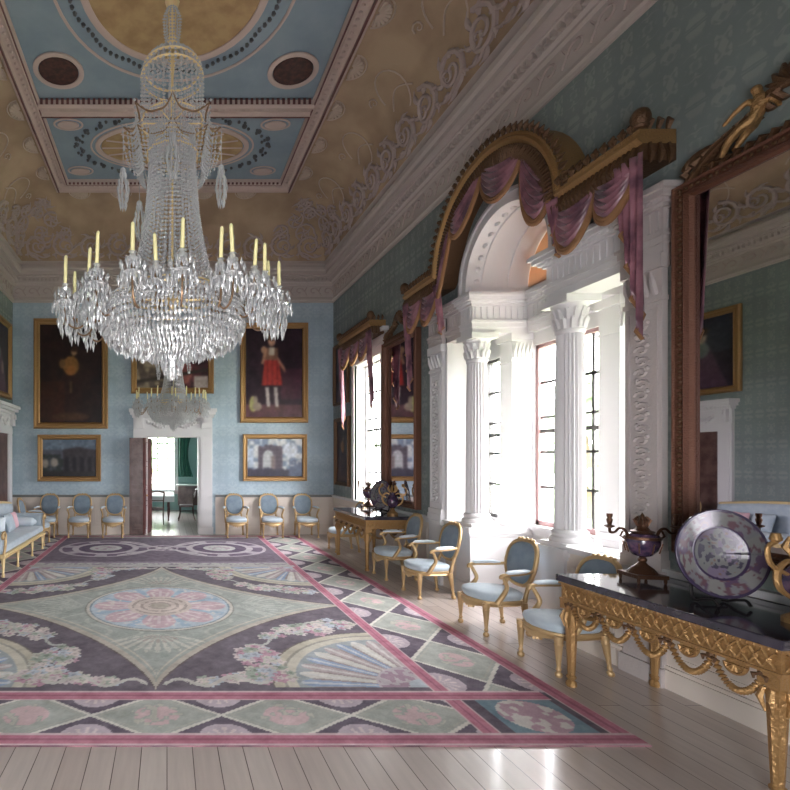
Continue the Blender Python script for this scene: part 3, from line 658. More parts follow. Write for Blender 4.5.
# ------------------------------------------------------------------ carpet
CX0, CX1, CY0, CY1 = -3.46, 3.27, 3.34, 12.35
nx, ny = 520, 700
def carpet_colors():
    xs = np.linspace(CX0, CX1, nx+1); ys = np.linspace(CY0, CY1, ny+1); X, Y = np.meshgrid(xs, ys)
    C = np.zeros(X.shape+(3,)); purple = np.array((116,104,116)); sage = np.array((172,178,170)); cream = np.array((212,204,192)); pinkc = np.array((206,116,140)); lilac = np.array((196,180,190))
    pale = np.array((190,204,216)); rose = np.array((214,178,188)); skyb = np.array((152,180,208))
    C[:] = purple
    def put(mask, c, a=1.0): C[mask] = C[mask]*(1-a)+np.array(c)*a
    N1 = vnoise(X.shape, (90, 70), 1); N2 = vnoise(X.shape, (200, 150), 2); N3 = vnoise(X.shape, (46, 34), 5)
    cx, cy = -.095, 6.5; x = X-cx; y = Y-cy; ax, ay = abs(x), abs(y); S = 2.38
    R = np.hypot(x, y); TH = np.arctan2(y, x)
    main = (ax < S) & (ay < S)
    q = (ax/2.3)**.74+(ay/2.22)**.74
    put(main & (q < 1.06), (120,104,104)); put(main & (q < 1.045), (198,186,170)); put(main & (q < 1.0), sage)
    put(main & (q < .97) & (q > .955), (206,198,180))
    # scrolling foliage inside the diamond
    def fan(fx, fy, ang, r, spread, col, n=11):
        dx, dy = x-fx, y-fy; rr = np.hypot(dx, dy); th = (np.arctan2(dy, dx)-ang+PI) % (2*PI)-PI
        k = np.cos(th/spread*n*PI/2)**2; rmax = r*(.75+.25*k)
        put(main & (abs(th) < spread) & (rr < rmax) & (rr > .06) & (k > .35), col, .75)
    for sg in (-1, 1):
        fan(0, sg*1.0, sg*PI/2, .58, 1.15, (218,212,198)); fan(sg*1.0, 0, 0 if sg > 0 else PI, .6, 1.0, (200,204,194))
        fan(0, sg*1.05, sg*PI/2, .28, 1.1, (176,160,150), 7)
    put(main & (q < .95) & (R > 1.0) & (abs(np.sin(ax*9+np.sin(ay*8)*1.5)) < .22), (202,204,192), .6)
    put(main & (q < .92) & (R > 1.05) & (N2 > .7), (150,160,150), .6)
    # centre roundel
    put(R < .97, (150,150,140)); put(R < .95, cream); put(R < .91, (140,160,172)); put(R < .89, pale)
    pet = np.cos(TH*4); pr = .5+.36*abs(pet)**.7
    put((R < pr), rose); put((R < pr*.82) & (abs(np.sin(TH*16)) < .5), (228,206,210)); put((R < .86) & (abs(pet) < .25), (164,192,214))
    put((R < .86) & (N2 > .74), (224,214,204), .7)
    put(R < .42, (220,200,190)); put((R < .42) & (np.sin(R*60) > .2) & (N2 > .35), (180,160,150)); put(R < .12, (190,176,160))
    # corner fans
    for sx in (-1, 1):
        for sy in (-1, 1):
            dx = S-.06-sx*x; dy = S-.06-sy*y; rr = np.hypot(dx, dy); th = np.arctan2(dy, dx); m0 = main & (dx > 0) & (dy > 0)
            put(m0 & (rr < 1.32), (130,118,112)); put(m0 & (rr < 1.3), (206,196,172)); put(m0 & (rr < 1.22), (170,164,150)); put(m0 & (rr < 1.19), (214,206,186)); put(m0 & (rr < 1.1), (168,176,180))
            k = (th/(PI/2)*9) % 1; lobe = .94+.13*np.sin(k*PI)
            inr = m0 & (rr < lobe); i = np.floor(th/(PI/2)*9).astype(int) % 3
            for ii, cc in enumerate(((150,172,206), (220,214,204), (196,176,176))): put(inr & (i == ii), cc)
            put(inr & ((k < .1) | (k > .9)), (170,152,150)); put(inr & (abs(k-.5) < .12), (228,226,222), .7)
            put(m0 & (rr < .42), (204,190,196)); put(m0 & (rr < .4) & (N2 > .5), (176,140,160)); put(m0 & (rr < .16), (190,200,210))
    # bouquets and ribbons on the purple ground
    purp = main & (q > 1.08)
    rr_ = np.random.default_rng(11)
    cols = [(214,196,196), (204,150,170), (206,202,186), (168,180,162), (190,198,210), (222,206,200)]
    def blob(fx, fy, r, c, msk=purp, asp=1.0):
        i0, i1 = np.searchsorted(ys, [fy-r*1.3, fy+r*1.3]); j0, j1 = np.searchsorted(xs, [fx-r*1.3*asp, fx+r*1.3*asp])
        if i1 <= i0 or j1 <= j0: return
        dx = (X[i0:i1, j0:j1]-fx)/asp; dy = Y[i0:i1, j0:j1]-fy; t = np.arctan2(dy, dx); m_ = (np.hypot(dx, dy) < r*(.8+.2*np.cos(t*5))) & msk[i0:i1, j0:j1]
        C[i0:i1, j0:j1][m_] = c
    def bouquet(fx, fy, rx, ry, n, msk=purp):
        for _ in range(n):
            a = rr_.uniform(0, 2*PI); q_ = rr_.uniform(0, 1)**.6
            c = cols[rr_.integers(len(cols))]; r = rr_.uniform(.03, .085); u, v = fx+rx*q_*math.cos(a), fy+ry*q_*math.sin(a)
            blob(u, v, r, c, msk); blob(u, v, r*.4, tuple(max(0, z-30) for z in c), msk)
    for sx in (-1, 1):
        for sy in (-1, 1):
            G = lambda u, v: (cx+sx*u, cy+sy*v)
            for (u, v, rx, ry, n) in ((.98,1.72,.2,.34,80), (1.0,2.1,.3,.13,45), (1.62,.9,.34,.17,70), (2.02,.72,.26,.15,40), (1.25,1.1,.14,.1,16), (.72,2.15,.2,.08,24), (.42,2.2,.14,.07,14)): bouquet(*G(u, v), rx, ry, n)
            for k in range(60):
                t = k/59; u = .08+t*.9; v = 2.25-.08*math.sin(t*12)-.1*t; blob(*G(u, v), .028, (206,200,192)); u2 = 1.0+t*.95; v2 = 1.35-.75*t+.09*math.sin(t*14); blob(*G(u2, v2), .024, (196,196,188))
    # pink frame bands
    def band(m_): put(m_, (226,206,204))
    def pinkband(d, w_=.15):
        put(abs(d) < w_/2, (222,190,194)); put(abs(d) < w_*.38, pinkc); put(abs(d) < w_*.06, (176,96,118))
    # side and near border of lozenges
    zone_r = (x > S+.07); zone_l = (x < -S-.07); zone_n = (y < -S-.07) & ~zone_r & ~zone_l
    def lozenges(zone, s, t, per, half):
        """s along the band, t across (0 centre)"""
        k = (s/per) % 1; d = abs(k-.5)*2; lz = (abs(t)/half) < (1-d)*1.02
        put(zone, (110,96,112)); put(zone & lz, (176,180,170))
        e = (abs(t)/half)-(1-d); put(zone & (abs(e) < .05), (226,220,208))
        put(zone & (abs(e+.14) < .02), (190,186,170), .8)
        c = np.hypot((k-.5)*per, t*1.2); put(zone & (c < .17) & (N2 > .42), (214,178,180)); put(zone & (c < .2) & (N2 < .28), (204,200,184))
        k2 = ((s/per)+.5) % 1; c2 = np.hypot((k2-.5)*per, (half-abs(t))); put(zone & (c2 < .2) & ~lz, (198,178,190)); put(zone & (c2 < .15) & (abs(np.sin(np.arctan2((k2-.5)*per, half-abs(t))*6)) < .6) & ~lz, (226,206,206))
    cw_ = (3.2-(cx+S+.07)); 
    lozenges(zone_r, Y-.35, x-(S+.07+cw_/2), .98, cw_/2); lozenges(zone_l, Y-.35, x+(S+.07+cw_/2), .98, cw_/2)
    lozenges(zone_n, X-.41, y+(S+.07+.32), .98, .32)
    crn = (y < -S-.07) & (zone_r | zone_l); put(crn, (118,150,166)); put(crn & (np.hypot(abs(x)-2.85, y+2.78) < .24), (204,160,176)); put(crn & (np.hypot(abs(x)-2.85, y+2.78) < .24) & (N2 > .5), (222,214,206))
    put(crn & (abs(abs(x)-2.85) > .3), (104,90,104))
    # far end panel of ovals
    far = (y > S+.07) & (ax < S)
    put(far, (124,108,126)); fy = y-(4.15); 
    put(far & (y < S+.3), (198,196,190)); put(far & (y < S+.3) & (N2 > .55), (160,150,160)); put(far & (abs(y-S-.34) < .05), (150,130,150))
    for sx in (-1, 1):
        r = np.hypot((x-sx*1.22)/1.15, fy/1.1)
        put(far & (r < .86), lilac); put(far & (r < .8) , (120,100,126)); put(far & (r < .62), (204,192,200)); put(far & (r < .5), (110,90,116)); put(far & (r < .3), (206,204,200)); put(far & (r < .2) & (N2 > .5), (180,150,165))
        put(far & (r < .8) & (r > .62) & (np.sin(np.arctan2(fy, x-sx*1.22)*7) > .5), (190,176,188))
    r = np.hypot(x, fy); put(far & (r < .34), (190,170,186)); put(far & (r < .3) & (N2 > .5), (110,90,112)); put(far & (abs(abs(fy)-abs(x)*.9) < .06) & (ax < .9), (206,196,200))
    put(far & (y > 5.5), (200,190,190), .8)
    for d in (x-S-.0, x+S+.0): pinkband(d)
    pinkband(np.where(ax < S+.8, y+S+.08, 9)); put((abs(y-S) < .05) & (ax < S), (206,200,196))
    for d in (X-3.2, X+3.39): pinkband(d, .16)
    put(abs(y-5.78) < .05, pinkc); pinkband(Y-(CY0+.07))
    lum = C.mean(-1, keepdims=True); C = (C*.76+lum*.24)*.92+.08*np.array((214, 206, 208))  # colours greyed, and a pale haze of light mixed in
    C += ((N2-.5)*16+(N1-.5)*14+(N3-.5)*12)[..., None]
    C += (np.random.default_rng(1).random(X.shape)-.5)[..., None]*10
    return C
cp = img_grid('carpet', CX1-CX0, CY1-CY0, nx, ny, carpet_colors(), M['carpet'], tr=lambda X, Y: (X+CX0, Y+CY0, 0*X+.012))
tag(cp, 'huge woven carpet in plum, sage and pink covering most of the floor', 'carpet')
MB().box(CX0, CX1, CY0, CY1, .001, .0105).build('carpet_backing', M['drape'], cp, smooth=0)

# ------------------------------------------------------------------ pictures
def paint_dark_lady(U, V):
    C = np.zeros(U.shape+(3,)); C[:] = (20,9,8); n = vnoise(U.shape, (14, 9), 3); C += (n*24)[..., None]*np.array((1,.5,.4))
    E = lambda cx, cy, rx, ry: ((U-cx)/rx)**2+((V-cy)/ry)**2 < 1
    m = (V < .56) & (abs(U-.48) < .1+.35*(.56-V)); C[m] = C[m]*.5+np.array((24,9,7))
    C[(U < .4) & (V < .42)] += (18,8,2); C[E(.5,.58,.13,.1)] = (128,86,40); C[E(.5,.53,.07,.05)] = (150,92,42); C[E(.36,.6,.05,.05)] = (110,78,44)
    C[E(.55,.72,.05,.04)] = (150,116,84); C[E(.56,.75,.06,.03)] = (60,34,24); C[(abs(U-.5) < .02) & (V > .3) & (V < .42)] = (90,66,44); C[E(.5,.06,.3,.04)] = (70,42,26)
    return C+(vnoise(U.shape, (40, 30), 8)*14)[..., None]
def paint_red_child(U, V):
    C = np.zeros(U.shape+(3,)); C[:] = (24,14,22); n = vnoise(U.shape, (10, 8), 4); C += (n*26)[..., None]*np.array((1,.6,.8))
    E = lambda cx, cy, rx, ry: ((U-cx)/rx)**2+((V-cy)/ry)**2 < 1
    C[V < .14] += (44,28,22); C[(U > .62) & (V < .55) & (V > .2)] += (26,8,12)
    m = (V > .36) & (V < .66) & (abs(U-.46) < .12+.22*(.66-V)); C[m] = (168,48,42); C[m & (np.sin(U*70) > .3)] = (132,34,34)
    C[(V > .64) & (V < .78) & (abs(U-.45) < .12)] = (120,84,66); C[E(.46,.86,.065,.06)] = (196,150,120); C[E(.46,.9,.075,.04)] = (74,50,36); C[(V > .7) & (V < .79) & (abs(U-.46) < .05)] = (196,188,170)
    C[E(.32,.76,.05,.04)] = (180,140,110); C[(abs((V-.62)-(U-.6)*-1.0) < .03) & (U > .57) & (U < .7)] = (170,120,96); C[(abs(U-.3-(V-.62)*.4) < .025) & (V > .6) & (V < .78)] = (172,128,100)
    for a in (.38, .53): C[(abs(U-a-(.3-V)*.12) < .032) & (V > .1) & (V < .34)] = (186,176,170); C[E(a+.02,.1,.05,.018)] = (90,62,54)
    C[E(.13,.15,.07,.09)] = (160,156,96); C[E(.2,.12,.08,.05)] = (148,132,118); C[E(.17,.2,.04,.04)] = (150,136,120)
    return C+(vnoise(U.shape, (40, 30), 9)*14)[..., None]
def paint_ruins(U, V):
    C = np.zeros(U.shape+(3,)); n = vnoise(U.shape, (9, 12), 6); n2 = vnoise(U.shape, (24, 32), 7)
    C[:] = (124,136,156); C[n > .5] = (176,182,190); C[(n > .62)] = (206,206,206)
    arch = (U > .2) & (U < .64) & (V > .12) & (V < .86-.12*n2); C[arch] = (82,72,82); hole = (((U-.38)/.1)**2+((V-.5)/.2)**2 < 1) | ((abs(U-.38) < .1) & (V < .5) & (V > .18)); C[arch & hole] = (176,176,178)
    C[(abs(U-.47) < .04) & (V > .15) & (V < .55)] = (120,104,104); C[arch & (np.sin(V*60) > .86)] += 26
    C[(V < .16+.1*n2)] = (60,56,70); C[(U > .76) & (V < .42*n2+.2)] = (92,100,122); C[(((U-.78)/.13)**2+((V-.7)/.2)**2 < 1) & (n2 > .3)] = (206,210,220); C[(abs(U-.07) < .05) & (V > .25) & (V < .75)] = (180,190,204)
    return C+(n2*16-8)[..., None]
def paint_arcade(U, V):
    C = np.zeros(U.shape+(3,)); n = vnoise(U.shape, (8, 10), 16); n2 = vnoise(U.shape, (24, 32), 17)
    C[:] = (78,80,92); C[(V > .72)] = (96,110,126); C[n > .55] += 14; b = (U > .38) & (V < .8-.25*abs(U-.66)) & (V > .12); C[b] = (58,50,56); C[b & (abs(((U-.38)*7) % 1-.5) < .24) & (V < .52)] = (26,24,32)
    C[(U < .38) & (V < .6) & (n2 > .35)] = (42,48,46); C[(((U-.22)/.07)**2+((V-.38)/.12)**2 < 1)] = (162,150,140); C[(((U-.05)/.06)**2+((V-.35)/.12)**2 < 1)] = (150,140,130); C[V < .14] = (44,40,42)
    return C+(n2*18-8)[..., None]
def paint_group(U, V):
    C = np.zeros(U.shape+(3,)); n = vnoise(U.shape, (9, 14), 26); n2 = vnoise(U.shape, (24, 32), 27)
    C[:] = (58,30,34); C[(U < .45)] = (150,134,112); C[(U < .45) & (n > .5)] = (96,82,72); C[(U > .55) & (n > .45)] = (90,40,46); C[(((U-.66)/.12)**2+((V-.4)/.3)**2 < 1)] = (146,84,76); C[(((U-.66)/.05)**2+((V-.78)/.1)**2 < 1)] = (206,160,130)
    C[(abs(V-.15-.3*U) < .04)] = (58,48,42); C[(U > .8) & (V < .3)] = (176,160,156)
    return C+(n2*18-8)[..., None]
def paint_sitter(U, V):
    C = np.zeros(U.shape+(3,)); C[:] = (50,44,52); n2 = vnoise(U.shape, (24, 20), 37); C[(V > .5) & (U < .5)] = (60,62,72)
    m = (V < .62) & (abs(U-.5) < .14+.45*(.62-V)); C[m] = (92,68,84); C[((U-.48)/.13)**2+((V-.56)/.12)**2 < 1] = (120,132,128); C[((U-.47)/.08)**2+((V-.74)/.09)**2 < 1] = (190,168,150); C[((U-.46)/.1)**2+((V-.82)/.06)**2 < 1] = (86,66,56)
    C[((U-.7)/.06)**2+((V-.35)/.1)**2 < 1] = (150,130,124)
    return C+(n2*18-8)[..., None]
def soften(C, it):
    for _ in range(it):
        P = np.pad(C, ((1,1),(1,1),(0,0)), 'edge'); C = (P[:-2,1:-1]+P[2:,1:-1]+P[1:-1,:-2]+P[1:-1,2:]+P[1:-1,1:-1]*2)/6
    n = vnoise(C.shape[:2], (C.shape[0]//4, C.shape[1]//4), 5)[..., None]; return C*(.92+.16*n)
def picture(W_, H_, fw, paint, label, loc, rz, m_frame=None, crest=False):
    """hangs in the local XZ plane facing -Y"""
    t = empty('painting', loc, rz, label, 'painting', 'pictures on the walls')
    b = MB(); prof = [(0,0),(0,-.05),(.12,-.08),(.35,-.075),(.45,-.05),(.7,-.045),(.8,-.065),(.92,-.05),(1,-.03),(1,0)]
    for (o0, d0), (o1, d1) in zip(prof[:-1], prof[1:]):
        A = o0*fw; B = o1*fw; p = [(-W_/2+A,A),(W_/2-A,A),(W_/2-A,H_-A),(-W_/2+A,H_-A)]; q = [(-W_/2+B,B),(W_/2-B,B),(W_/2-B,H_-B),(-W_/2+B,H_-B)]
        for k in range(4):
            k2 = (k+1) % 4; b.add([(p[k][0],d0,p[k][1]),(p[k2][0],d0,p[k2][1]),(q[k2][0],d1,q[k2][1]),(q[k][0],d1,q[k][1])], [(3,2,1,0)])
    b.box(-W_/2+.02, W_/2-.02, -.015, -.004, .02, H_-.02)
    if crest:
        for s in (-1, 1):
            for k in range(6): b.tube([(s*(.05+k*.06), -.03, H_-.02), (s*(.09+k*.06), -.05, H_+.1-k*.015), (s*(.03+k*.06), -.04, H_+.12-k*.02)], [.02,.02,.008], 5)
    b.build('frame', m_frame or M['gold'], t, smooth=0)
    w_, h_ = W_-2*fw+.01, H_-2*fw+.01; n1, n2 = max(30, int(w_*70)), max(30, int(h_*70))
    u = np.linspace(0, 1, n1+1); v = np.linspace(0, 1, n2+1); U, V = np.meshgrid(u, v)
    img_grid('canvas', w_, h_, n1, n2, soften(paint(U, V), 7), M['canvas'], t, tr=lambda X, Y: (X-w_/2, 0*X-.022, Y+fw-.005))
    return t
yb = YB-.01
picture(1.9, 2.82, .16, paint_dark_lady, 'tall dark full-length portrait of a person in a gold bodice, left of the doorway', (-2.46, yb, 2.7), 0)
picture(1.74, 2.56, .15, paint_red_child, 'tall portrait of a child in a red dress with a dog, right of the doorway', (2.74, yb, 2.85), 0)
picture(1.62, 1.2, .13, paint_arcade, 'small dark landscape of an arcaded building under the tall dark portrait', (-2.5, yb, 1.35), 0)
picture(1.64, 1.2, .12, paint_ruins, 'landscape of a ruined arch under the portrait of the child in red', (2.76, yb, 1.36), 0)
picture(2.12, 1.32, .15, paint_group, 'wide picture hanging directly above the doorway, partly behind the chandeliers', (.14, yb, 3.6), 0)
picture(1.7, 1.9, .15, paint_sitter, 'seated portrait above the left wall doorcase, seen in part and in the mirror', (XL+.01, 11.55, 3.4), PI/2)
picture(.95, 1.5, .08, paint_sitter, 'upper of two narrow pictures between the corner and the far window', (XR-.01, 12.02, 3.25), -PI/2, M['gold2'])
picture(.95, 1.65, .09, paint_dark_lady, 'lower of two narrow pictures between the corner and the far window', (XR-.01, 11.95, 1.28), -PI/2, M['gold2'])

# ------------------------------------------------------------------ pier mirrors
def skin_figure(name, pts, edges, radii, m, parent):
    me = bpy.data.meshes.new(name); me.from_pydata(pts, edges, []); o = bpy.data.objects.new(name, me); COL.objects.link(o); o.parent = parent
    me.materials.append(m); o.modifiers.new('skin', 'SKIN')
    if not me.skin_vertices:
        bpy.context.view_layer.objects.active = o
    for i, r in enumerate(radii):
        me.skin_vertices[0].data[i].radius = (r, r)
    me.skin_vertices[0].data[0].use_root = True
    s = o.modifiers.new('sub', 'SUBSURF'); s.levels = 1; s.render_levels = 1
    return o
def mirror(y0, y1, z0, z1, label, fig=True):
    """faces -X; local x runs along the wall"""
    W_ = y1-y0; Hh = z1-z0
    t = empty('pier_mirror', (XR-.005, (y0+y1)/2, z0), -PI/2, label, 'mirror', 'gilt pier mirrors between the windows')
    fw = .115; b = MB(); prof = [(0,0),(0,-.09),(.1,-.11),(.25,-.1),(.3,-.07),(.55,-.06),(.62,-.085),(.72,-.09),(.8,-.05),(1,-.03),(1,-.01)]
    for (o0, d0), (o1, d1) in zip(prof[:-1], prof[1:]):
        A = o0*fw; B = o1*fw; p = [(-W_/2+A,A),(W_/2-A,A),(W_/2-A,Hh-A),(-W_/2+A,Hh-A)]; q = [(-W_/2+B,B),(W_/2-B,B),(W_/2-B,Hh-B),(-W_/2+B,Hh-B)]
        for k in range(4):
            k2 = (k+1) % 4; b.add([(p[k][0],d0,p[k][1]),(p[k2][0],d0,p[k2][1]),(q[k2][0],d1,q[k2][1]),(q[k][0],d1,q[k][1])], [(3,2,1,0)])
    b.build('frame', M['frame2'], t, smooth=0)
    b = MB()
    for s in (-1, 1):
        for z in np.arange(.05, Hh, .045): b.ball((s*(W_/2-.047), -.08, z), .014, 6, 4)
    for x in np.arange(-W_/2+.05, W_/2, .045): b.ball((x, -.08, Hh-.047), .014, 6, 4); b.ball((x, -.08, .047), .014, 6, 4)
    b.build('beading', M['gold2'], t)
    b = MB().box(-W_/2+fw-.01, W_/2-fw+.01, -.02, -.01, fw-.01, Hh-fw+.01); b.build('mirror_glass', M['mirror'], t, smooth=0)
    # crest of scrolls
    b = MB()
    for s in (-1, 1):
        pts = []; rs = []
        for k in range(30):
            a = k/29*2*PI*1.5; r = .17*(1-k/34); pts.append((s*(W_/2-.22-.0*k)+s*r*math.cos(a), -.08, Hh+.17+r*math.sin(a))); rs.append(.034*(1-.5*k/29))
        b.tube(pts, rs, 6)
        b.tube([(s*(W_/2-.05), -.08, Hh-.02), (s*(W_/2-.28), -.09, Hh+.22), (s*(W_/2-.5), -.08, Hh+.38), (s*.16, -.08, Hh+.5), (0, -.08, Hh+.72)], [.03,.045,.04,.045,.03], 6)
        for k in range(9):
            q = k/8; x = s*(W_/2-.08-(W_/2-.15)*q); z = Hh+.02+.38*q**.8
            b.tube([(x, -.06, z), (x+s*.03, -.1, z+.1), (x-s*.03, -.09, z+.16)], [.028,.032,.008], 5)
            b.tube([(x, -.07, Hh), (x-s*.05, -.09, Hh+.08), (x-s*.1, -.08, Hh+.05)], [.022,.03,.008], 5)
    for k in range(9):
        a = PI*(k+.5)/9; b.tube([(0, -.08, Hh+.52), (.12*math.cos(a), -.1, Hh+.52+.15*math.sin(a)), (.2*math.cos(a), -.08, Hh+.52+.3*math.sin(a))], [.02,.035,.012], 5)
    b.v = [(p[0]*.93, p[1], Hh-.02+(p[2]-Hh+.02)*.58) for p in b.v]
    b.build('crest', M['gold2'], t, smooth=60)
    if fig:
        for s in (-1, 1):
            # reclining figure: pelvis, waist, chest, neck, head, arms, legs
            P = [(.36,.38),(.345,.5),(.335,.62),(.35,.71),(.365,.79),(.37,.85),(.41,.65),(.5,.55),(.6,.47),(.28,.62),(.24,.52),(.2,.44),(.47,.37),(.6,.24),(.7,.1),(.44,.4),(.54,.34),(.66,.16)]
            yy = [-.14,-.14,-.14,-.14,-.15,-.15,-.2,-.24,-.24,-.1,-.08,-.1,-.19,-.2,-.17,-.09,-.08,-.1]
            pts = [(s*(p[0]*.62-.04), y_*.8, Hh+p[1]*.52-.04) for p, y_ in zip(P, yy)]
            E_ = [(0,1),(1,2),(2,3),(3,4),(4,5),(2,6),(6,7),(7,8),(2,9),(9,10),(10,11),(0,12),(12,13),(13,14),(0,15),(15,16),(16,17)]
            skin_figure('carved_figure', pts, E_, [.04,.034,.042,.019,.034,.026,.022,.016,.013,.022,.016,.014,.034,.026,.015,.034,.026,.015], M['gold'], t)
    return t
mirror(2.5, 4.09, 1.17, 4.17, 'tall gilt pier mirror with reclining carved figures, above the near console table')
mirror(8.3, 9.6, 1.08, 4.15, 'gilt pier mirror above the far console table, between the two windows', fig=False)

# ------------------------------------------------------------------ window valances
def swag(b, fr, P0, P1, drop, nf=6, out=.1):
    P0 = Vector(P0); P1 = Vector(P1)
    def fn(t, s):
        p = P0.lerp(P1, t); belly = (4*t*(1-t))**.7
        d = drop*s*(.18+.82*belly); o = .02+out*s*belly*(1.2-.4*s)+.03*math.sin(s*nf*2*PI)*belly
        return (p.x-o, p.y, p.z-d)
    b.grid(fn, 14, 30)
    fr.tube([fn(t, 1.0) for t in np.linspace(0, 1, 15)], .022, 6)
    fr.tube([Vector(fn(t, 1.0))+Vector((0,0,-.03)) for t in np.linspace(0, 1, 15)], .026, 6)
def tail(b, fr, x, y, z1, z0, wd, steps=4):
    n = 16
    def fn(u, v):
        low = z0+(z1-z0)*.75*u; z = z1+(low-z1)*v
        return (x-.05-.045*math.sin(u*steps*2*PI)*(.4+.6*v)+.05*v, y+(u-.5)*wd*(1-.35*v), z)
    b.grid(fn, n, 12); fr.tube([fn(u, 1) for u in np.linspace(0, 1, n+1)], .016, 5)
def pelmet(parent, pts, x=3.99):
    """pts: (y, z) path of the pelmet; sweeps a carved gilt cornice box that returns to the wall"""
    n = len(pts); nor = []
    for i in range(n):
        a = Vector(pts[max(i-1,0)]); c = Vector(pts[min(i+1,n-1)]); d = (c-a).normalized(); nn = Vector((d.y, -d.x))
        if nn.y < 0 and abs(nn.y) > .3: nn = -nn
        nor.append(nn)
    # make outward normals consistent
    for i in range(1, n):
        if nor[i].dot(nor[i-1]) < 0: nor[i] = -nor[i]
    if nor[0].y < 0: nor = [-v for v in nor]
    def sweep(prof, closed_prof=True):
        b = MB(); vs = []; k = len(prof)
        for p, nn in zip(pts, nor):
            for a, o in prof: vs.append((x-o, p[0]+nn.x*a, p[1]+nn.y*a))
        fs = [(i*k+j, i*k+(j+1) % k, (i+1)*k+(j+1) % k, (i+1)*k+j) for i in range(n-1) for j in range(k)]
        fs += [tuple(range(k)), tuple((n-1)*k+j for j in range(k))]
        return b.add(vs, fs)
    D = x-XR
    sweep([(-.02,D),(-.02,.0),(0,.03),(.02,.05),(.05,.05),(.07,.02),(.1,.03),(.1,D)]).build('rail', M['gold'], parent, smooth=25)
    sweep([(-.16,D),(-.16,-.02),(-.14,.0),(-.02,-.0),(-.02,D)]).build('frieze_board', M['gold2'], parent, smooth=25)
    cr_ = MB(); fr_ = MB(); Ls = 0; last = 0
    # cresting and tassels at even spacing
    acc = [0]
    for i in range(1, n): acc.append(acc[-1]+(Vector(pts[i])-Vector(pts[i-1])).length)
    def at(s):
        for i in range(1, n):
            if acc[i] >= s:
                q = (s-acc[i-1])/(acc[i]-acc[i-1]); return Vector(pts[i-1]).lerp(Vector(pts[i]), q), nor[i-1].lerp(nor[i], q).normalized()
        return Vector(pts[-1]), nor[-1]
    s = .04
    while s < acc[-1]:
        p, nn = at(s); tt = Vector((nn.y, -nn.x))
        def Q(a, o, l=0): return (x-o, p.x+nn.x*a+tt.x*l, p.y+nn.y*a+tt.y*l)
        cr_.tube([Q(.1,.02), Q(.15,.04), Q(.2,.02)], [.016,.028,.008], 5); cr_.tube([Q(.1,.02), Q(.14,.03,.03), Q(.17,.02,.02)], [.01,.014,.006], 4); cr_.tube([Q(.1,.02), Q(.14,.03,-.03), Q(.17,.02,-.02)], [.01,.014,.006], 4)
        for l in (0, .045): fr_.tube([Q(-.02,.01,l), Q(-.09,.03,l), Q(-.15,.01,l), Q(-.2,.0,l)], [.012,.02,.024,.008], 5)
        fr_.ball(Q(-.1,.02,.022), .02, 5, 4); s += .09
    # returns to the wall
    for p, sg in ((pts[0], 1), (pts[-1], -1)):
        for xx in np.arange(x+.05, XR, .08):
            cr_.tube([(xx, p[0], p[1]+.1), (xx, p[0]-.02, p[1]+.15), (xx, p[0], p[1]+.2)], [.016,.028,.008], 5); fr_.tube([(xx, p[0]-.01, p[1]-.02), (xx, p[0]-.03, p[1]-.12), (xx, p[0]-.01, p[1]-.19)], [.012,.026,.008], 5)
    for p in (pts[0], pts[-1]): cr_.ball((x-.02, p[0], p[1]+.19), .07, 10, 8, (1,1,1.2)); cr_.lathe([(.05,.1),(.06,.12),(.03,.14)], (x-.02, p[0], p[1]), 8)
    cr_.build('cresting', M['gold2'], parent, smooth=60); fr_.build('carved_drops', M['gold2'], parent, smooth=60)
def valance(name, label, pts, swags, tails, x=3.99, back=None):
    t = empty(name, (x, pts[len(pts)//2][0], 0), 0, label, 'valance', 'draped valances over the windows')
    t.location = (0,0,0)
    pelmet(t, pts, x)
    for (a, c, d) in swags:
        b = MB(); fr = MB(); swag(b, fr, (x+.03, *a), (x+.03, *c), d); o = b.build('swag', M['drape'], t, smooth=60, solid=.012); fr.build('swag_fringe', M['fringe'], o, smooth=60)
    for (y, z1, z0, wd) in tails:
        b = MB(); fr = MB(); tail(b, fr, x+.02, y, z1, z0, wd); o = b.build('tail', M['drape'], t, smooth=60, solid=.012); fr.build('tail_fringe', M['fringe'], o, smooth=60)
    return t
AC = (6.2, 4.58); AR = 1.13
arc = [(AC[0]+AR*math.cos(a), AC[1]+AR*math.sin(a)) for a in np.linspace(PI*.02, PI*.98, 30)]
pts = [(8.28, 4.6), (7.8, 4.61), (AC[0]+AR+.02, 4.61)]+arc+[(AC[0]-AR-.02, 4.61), (4.6, 4.61), (4.15, 4.61)]
def ap(deg, r=1.08): return (AC[0]+r*math.cos(math.radians(deg)), AC[1]+r*math.sin(math.radians(deg)))
v1 = valance('venetian_valance', 'large arched plum and gilt valance with swags over the three-part window', pts,
    [((8.2,4.5),(7.75,4.5),.5), ((7.75,4.5),(7.3,4.5),.5), (ap(5),ap(45),.62), (ap(45),ap(85),.5), (ap(85),ap(125),.5), (ap(125),ap(165),.62),
     ((5.08,4.5),(4.62,4.5),.5), ((4.62,4.5),(4.2,4.5),.42)],
    [(8.22,4.5,3.05,.2), (7.28,4.5,3.75,.18), (5.1,4.6,4.0,.16), (4.27,4.5,2.95,.3)])
v2 = valance('window_valance', 'smaller straight plum and gilt valance over the far window', [(11.4,4.55),(10.5,4.55),(9.66,4.55)],
    [((11.3,4.45),(10.75,4.45),.5), ((10.75,4.45),(10.25,4.45),.5), ((10.25,4.45),(9.75,4.45),.5)],
    [(11.32,4.45,2.6,.28), (9.74,4.45,2.9,.26)])

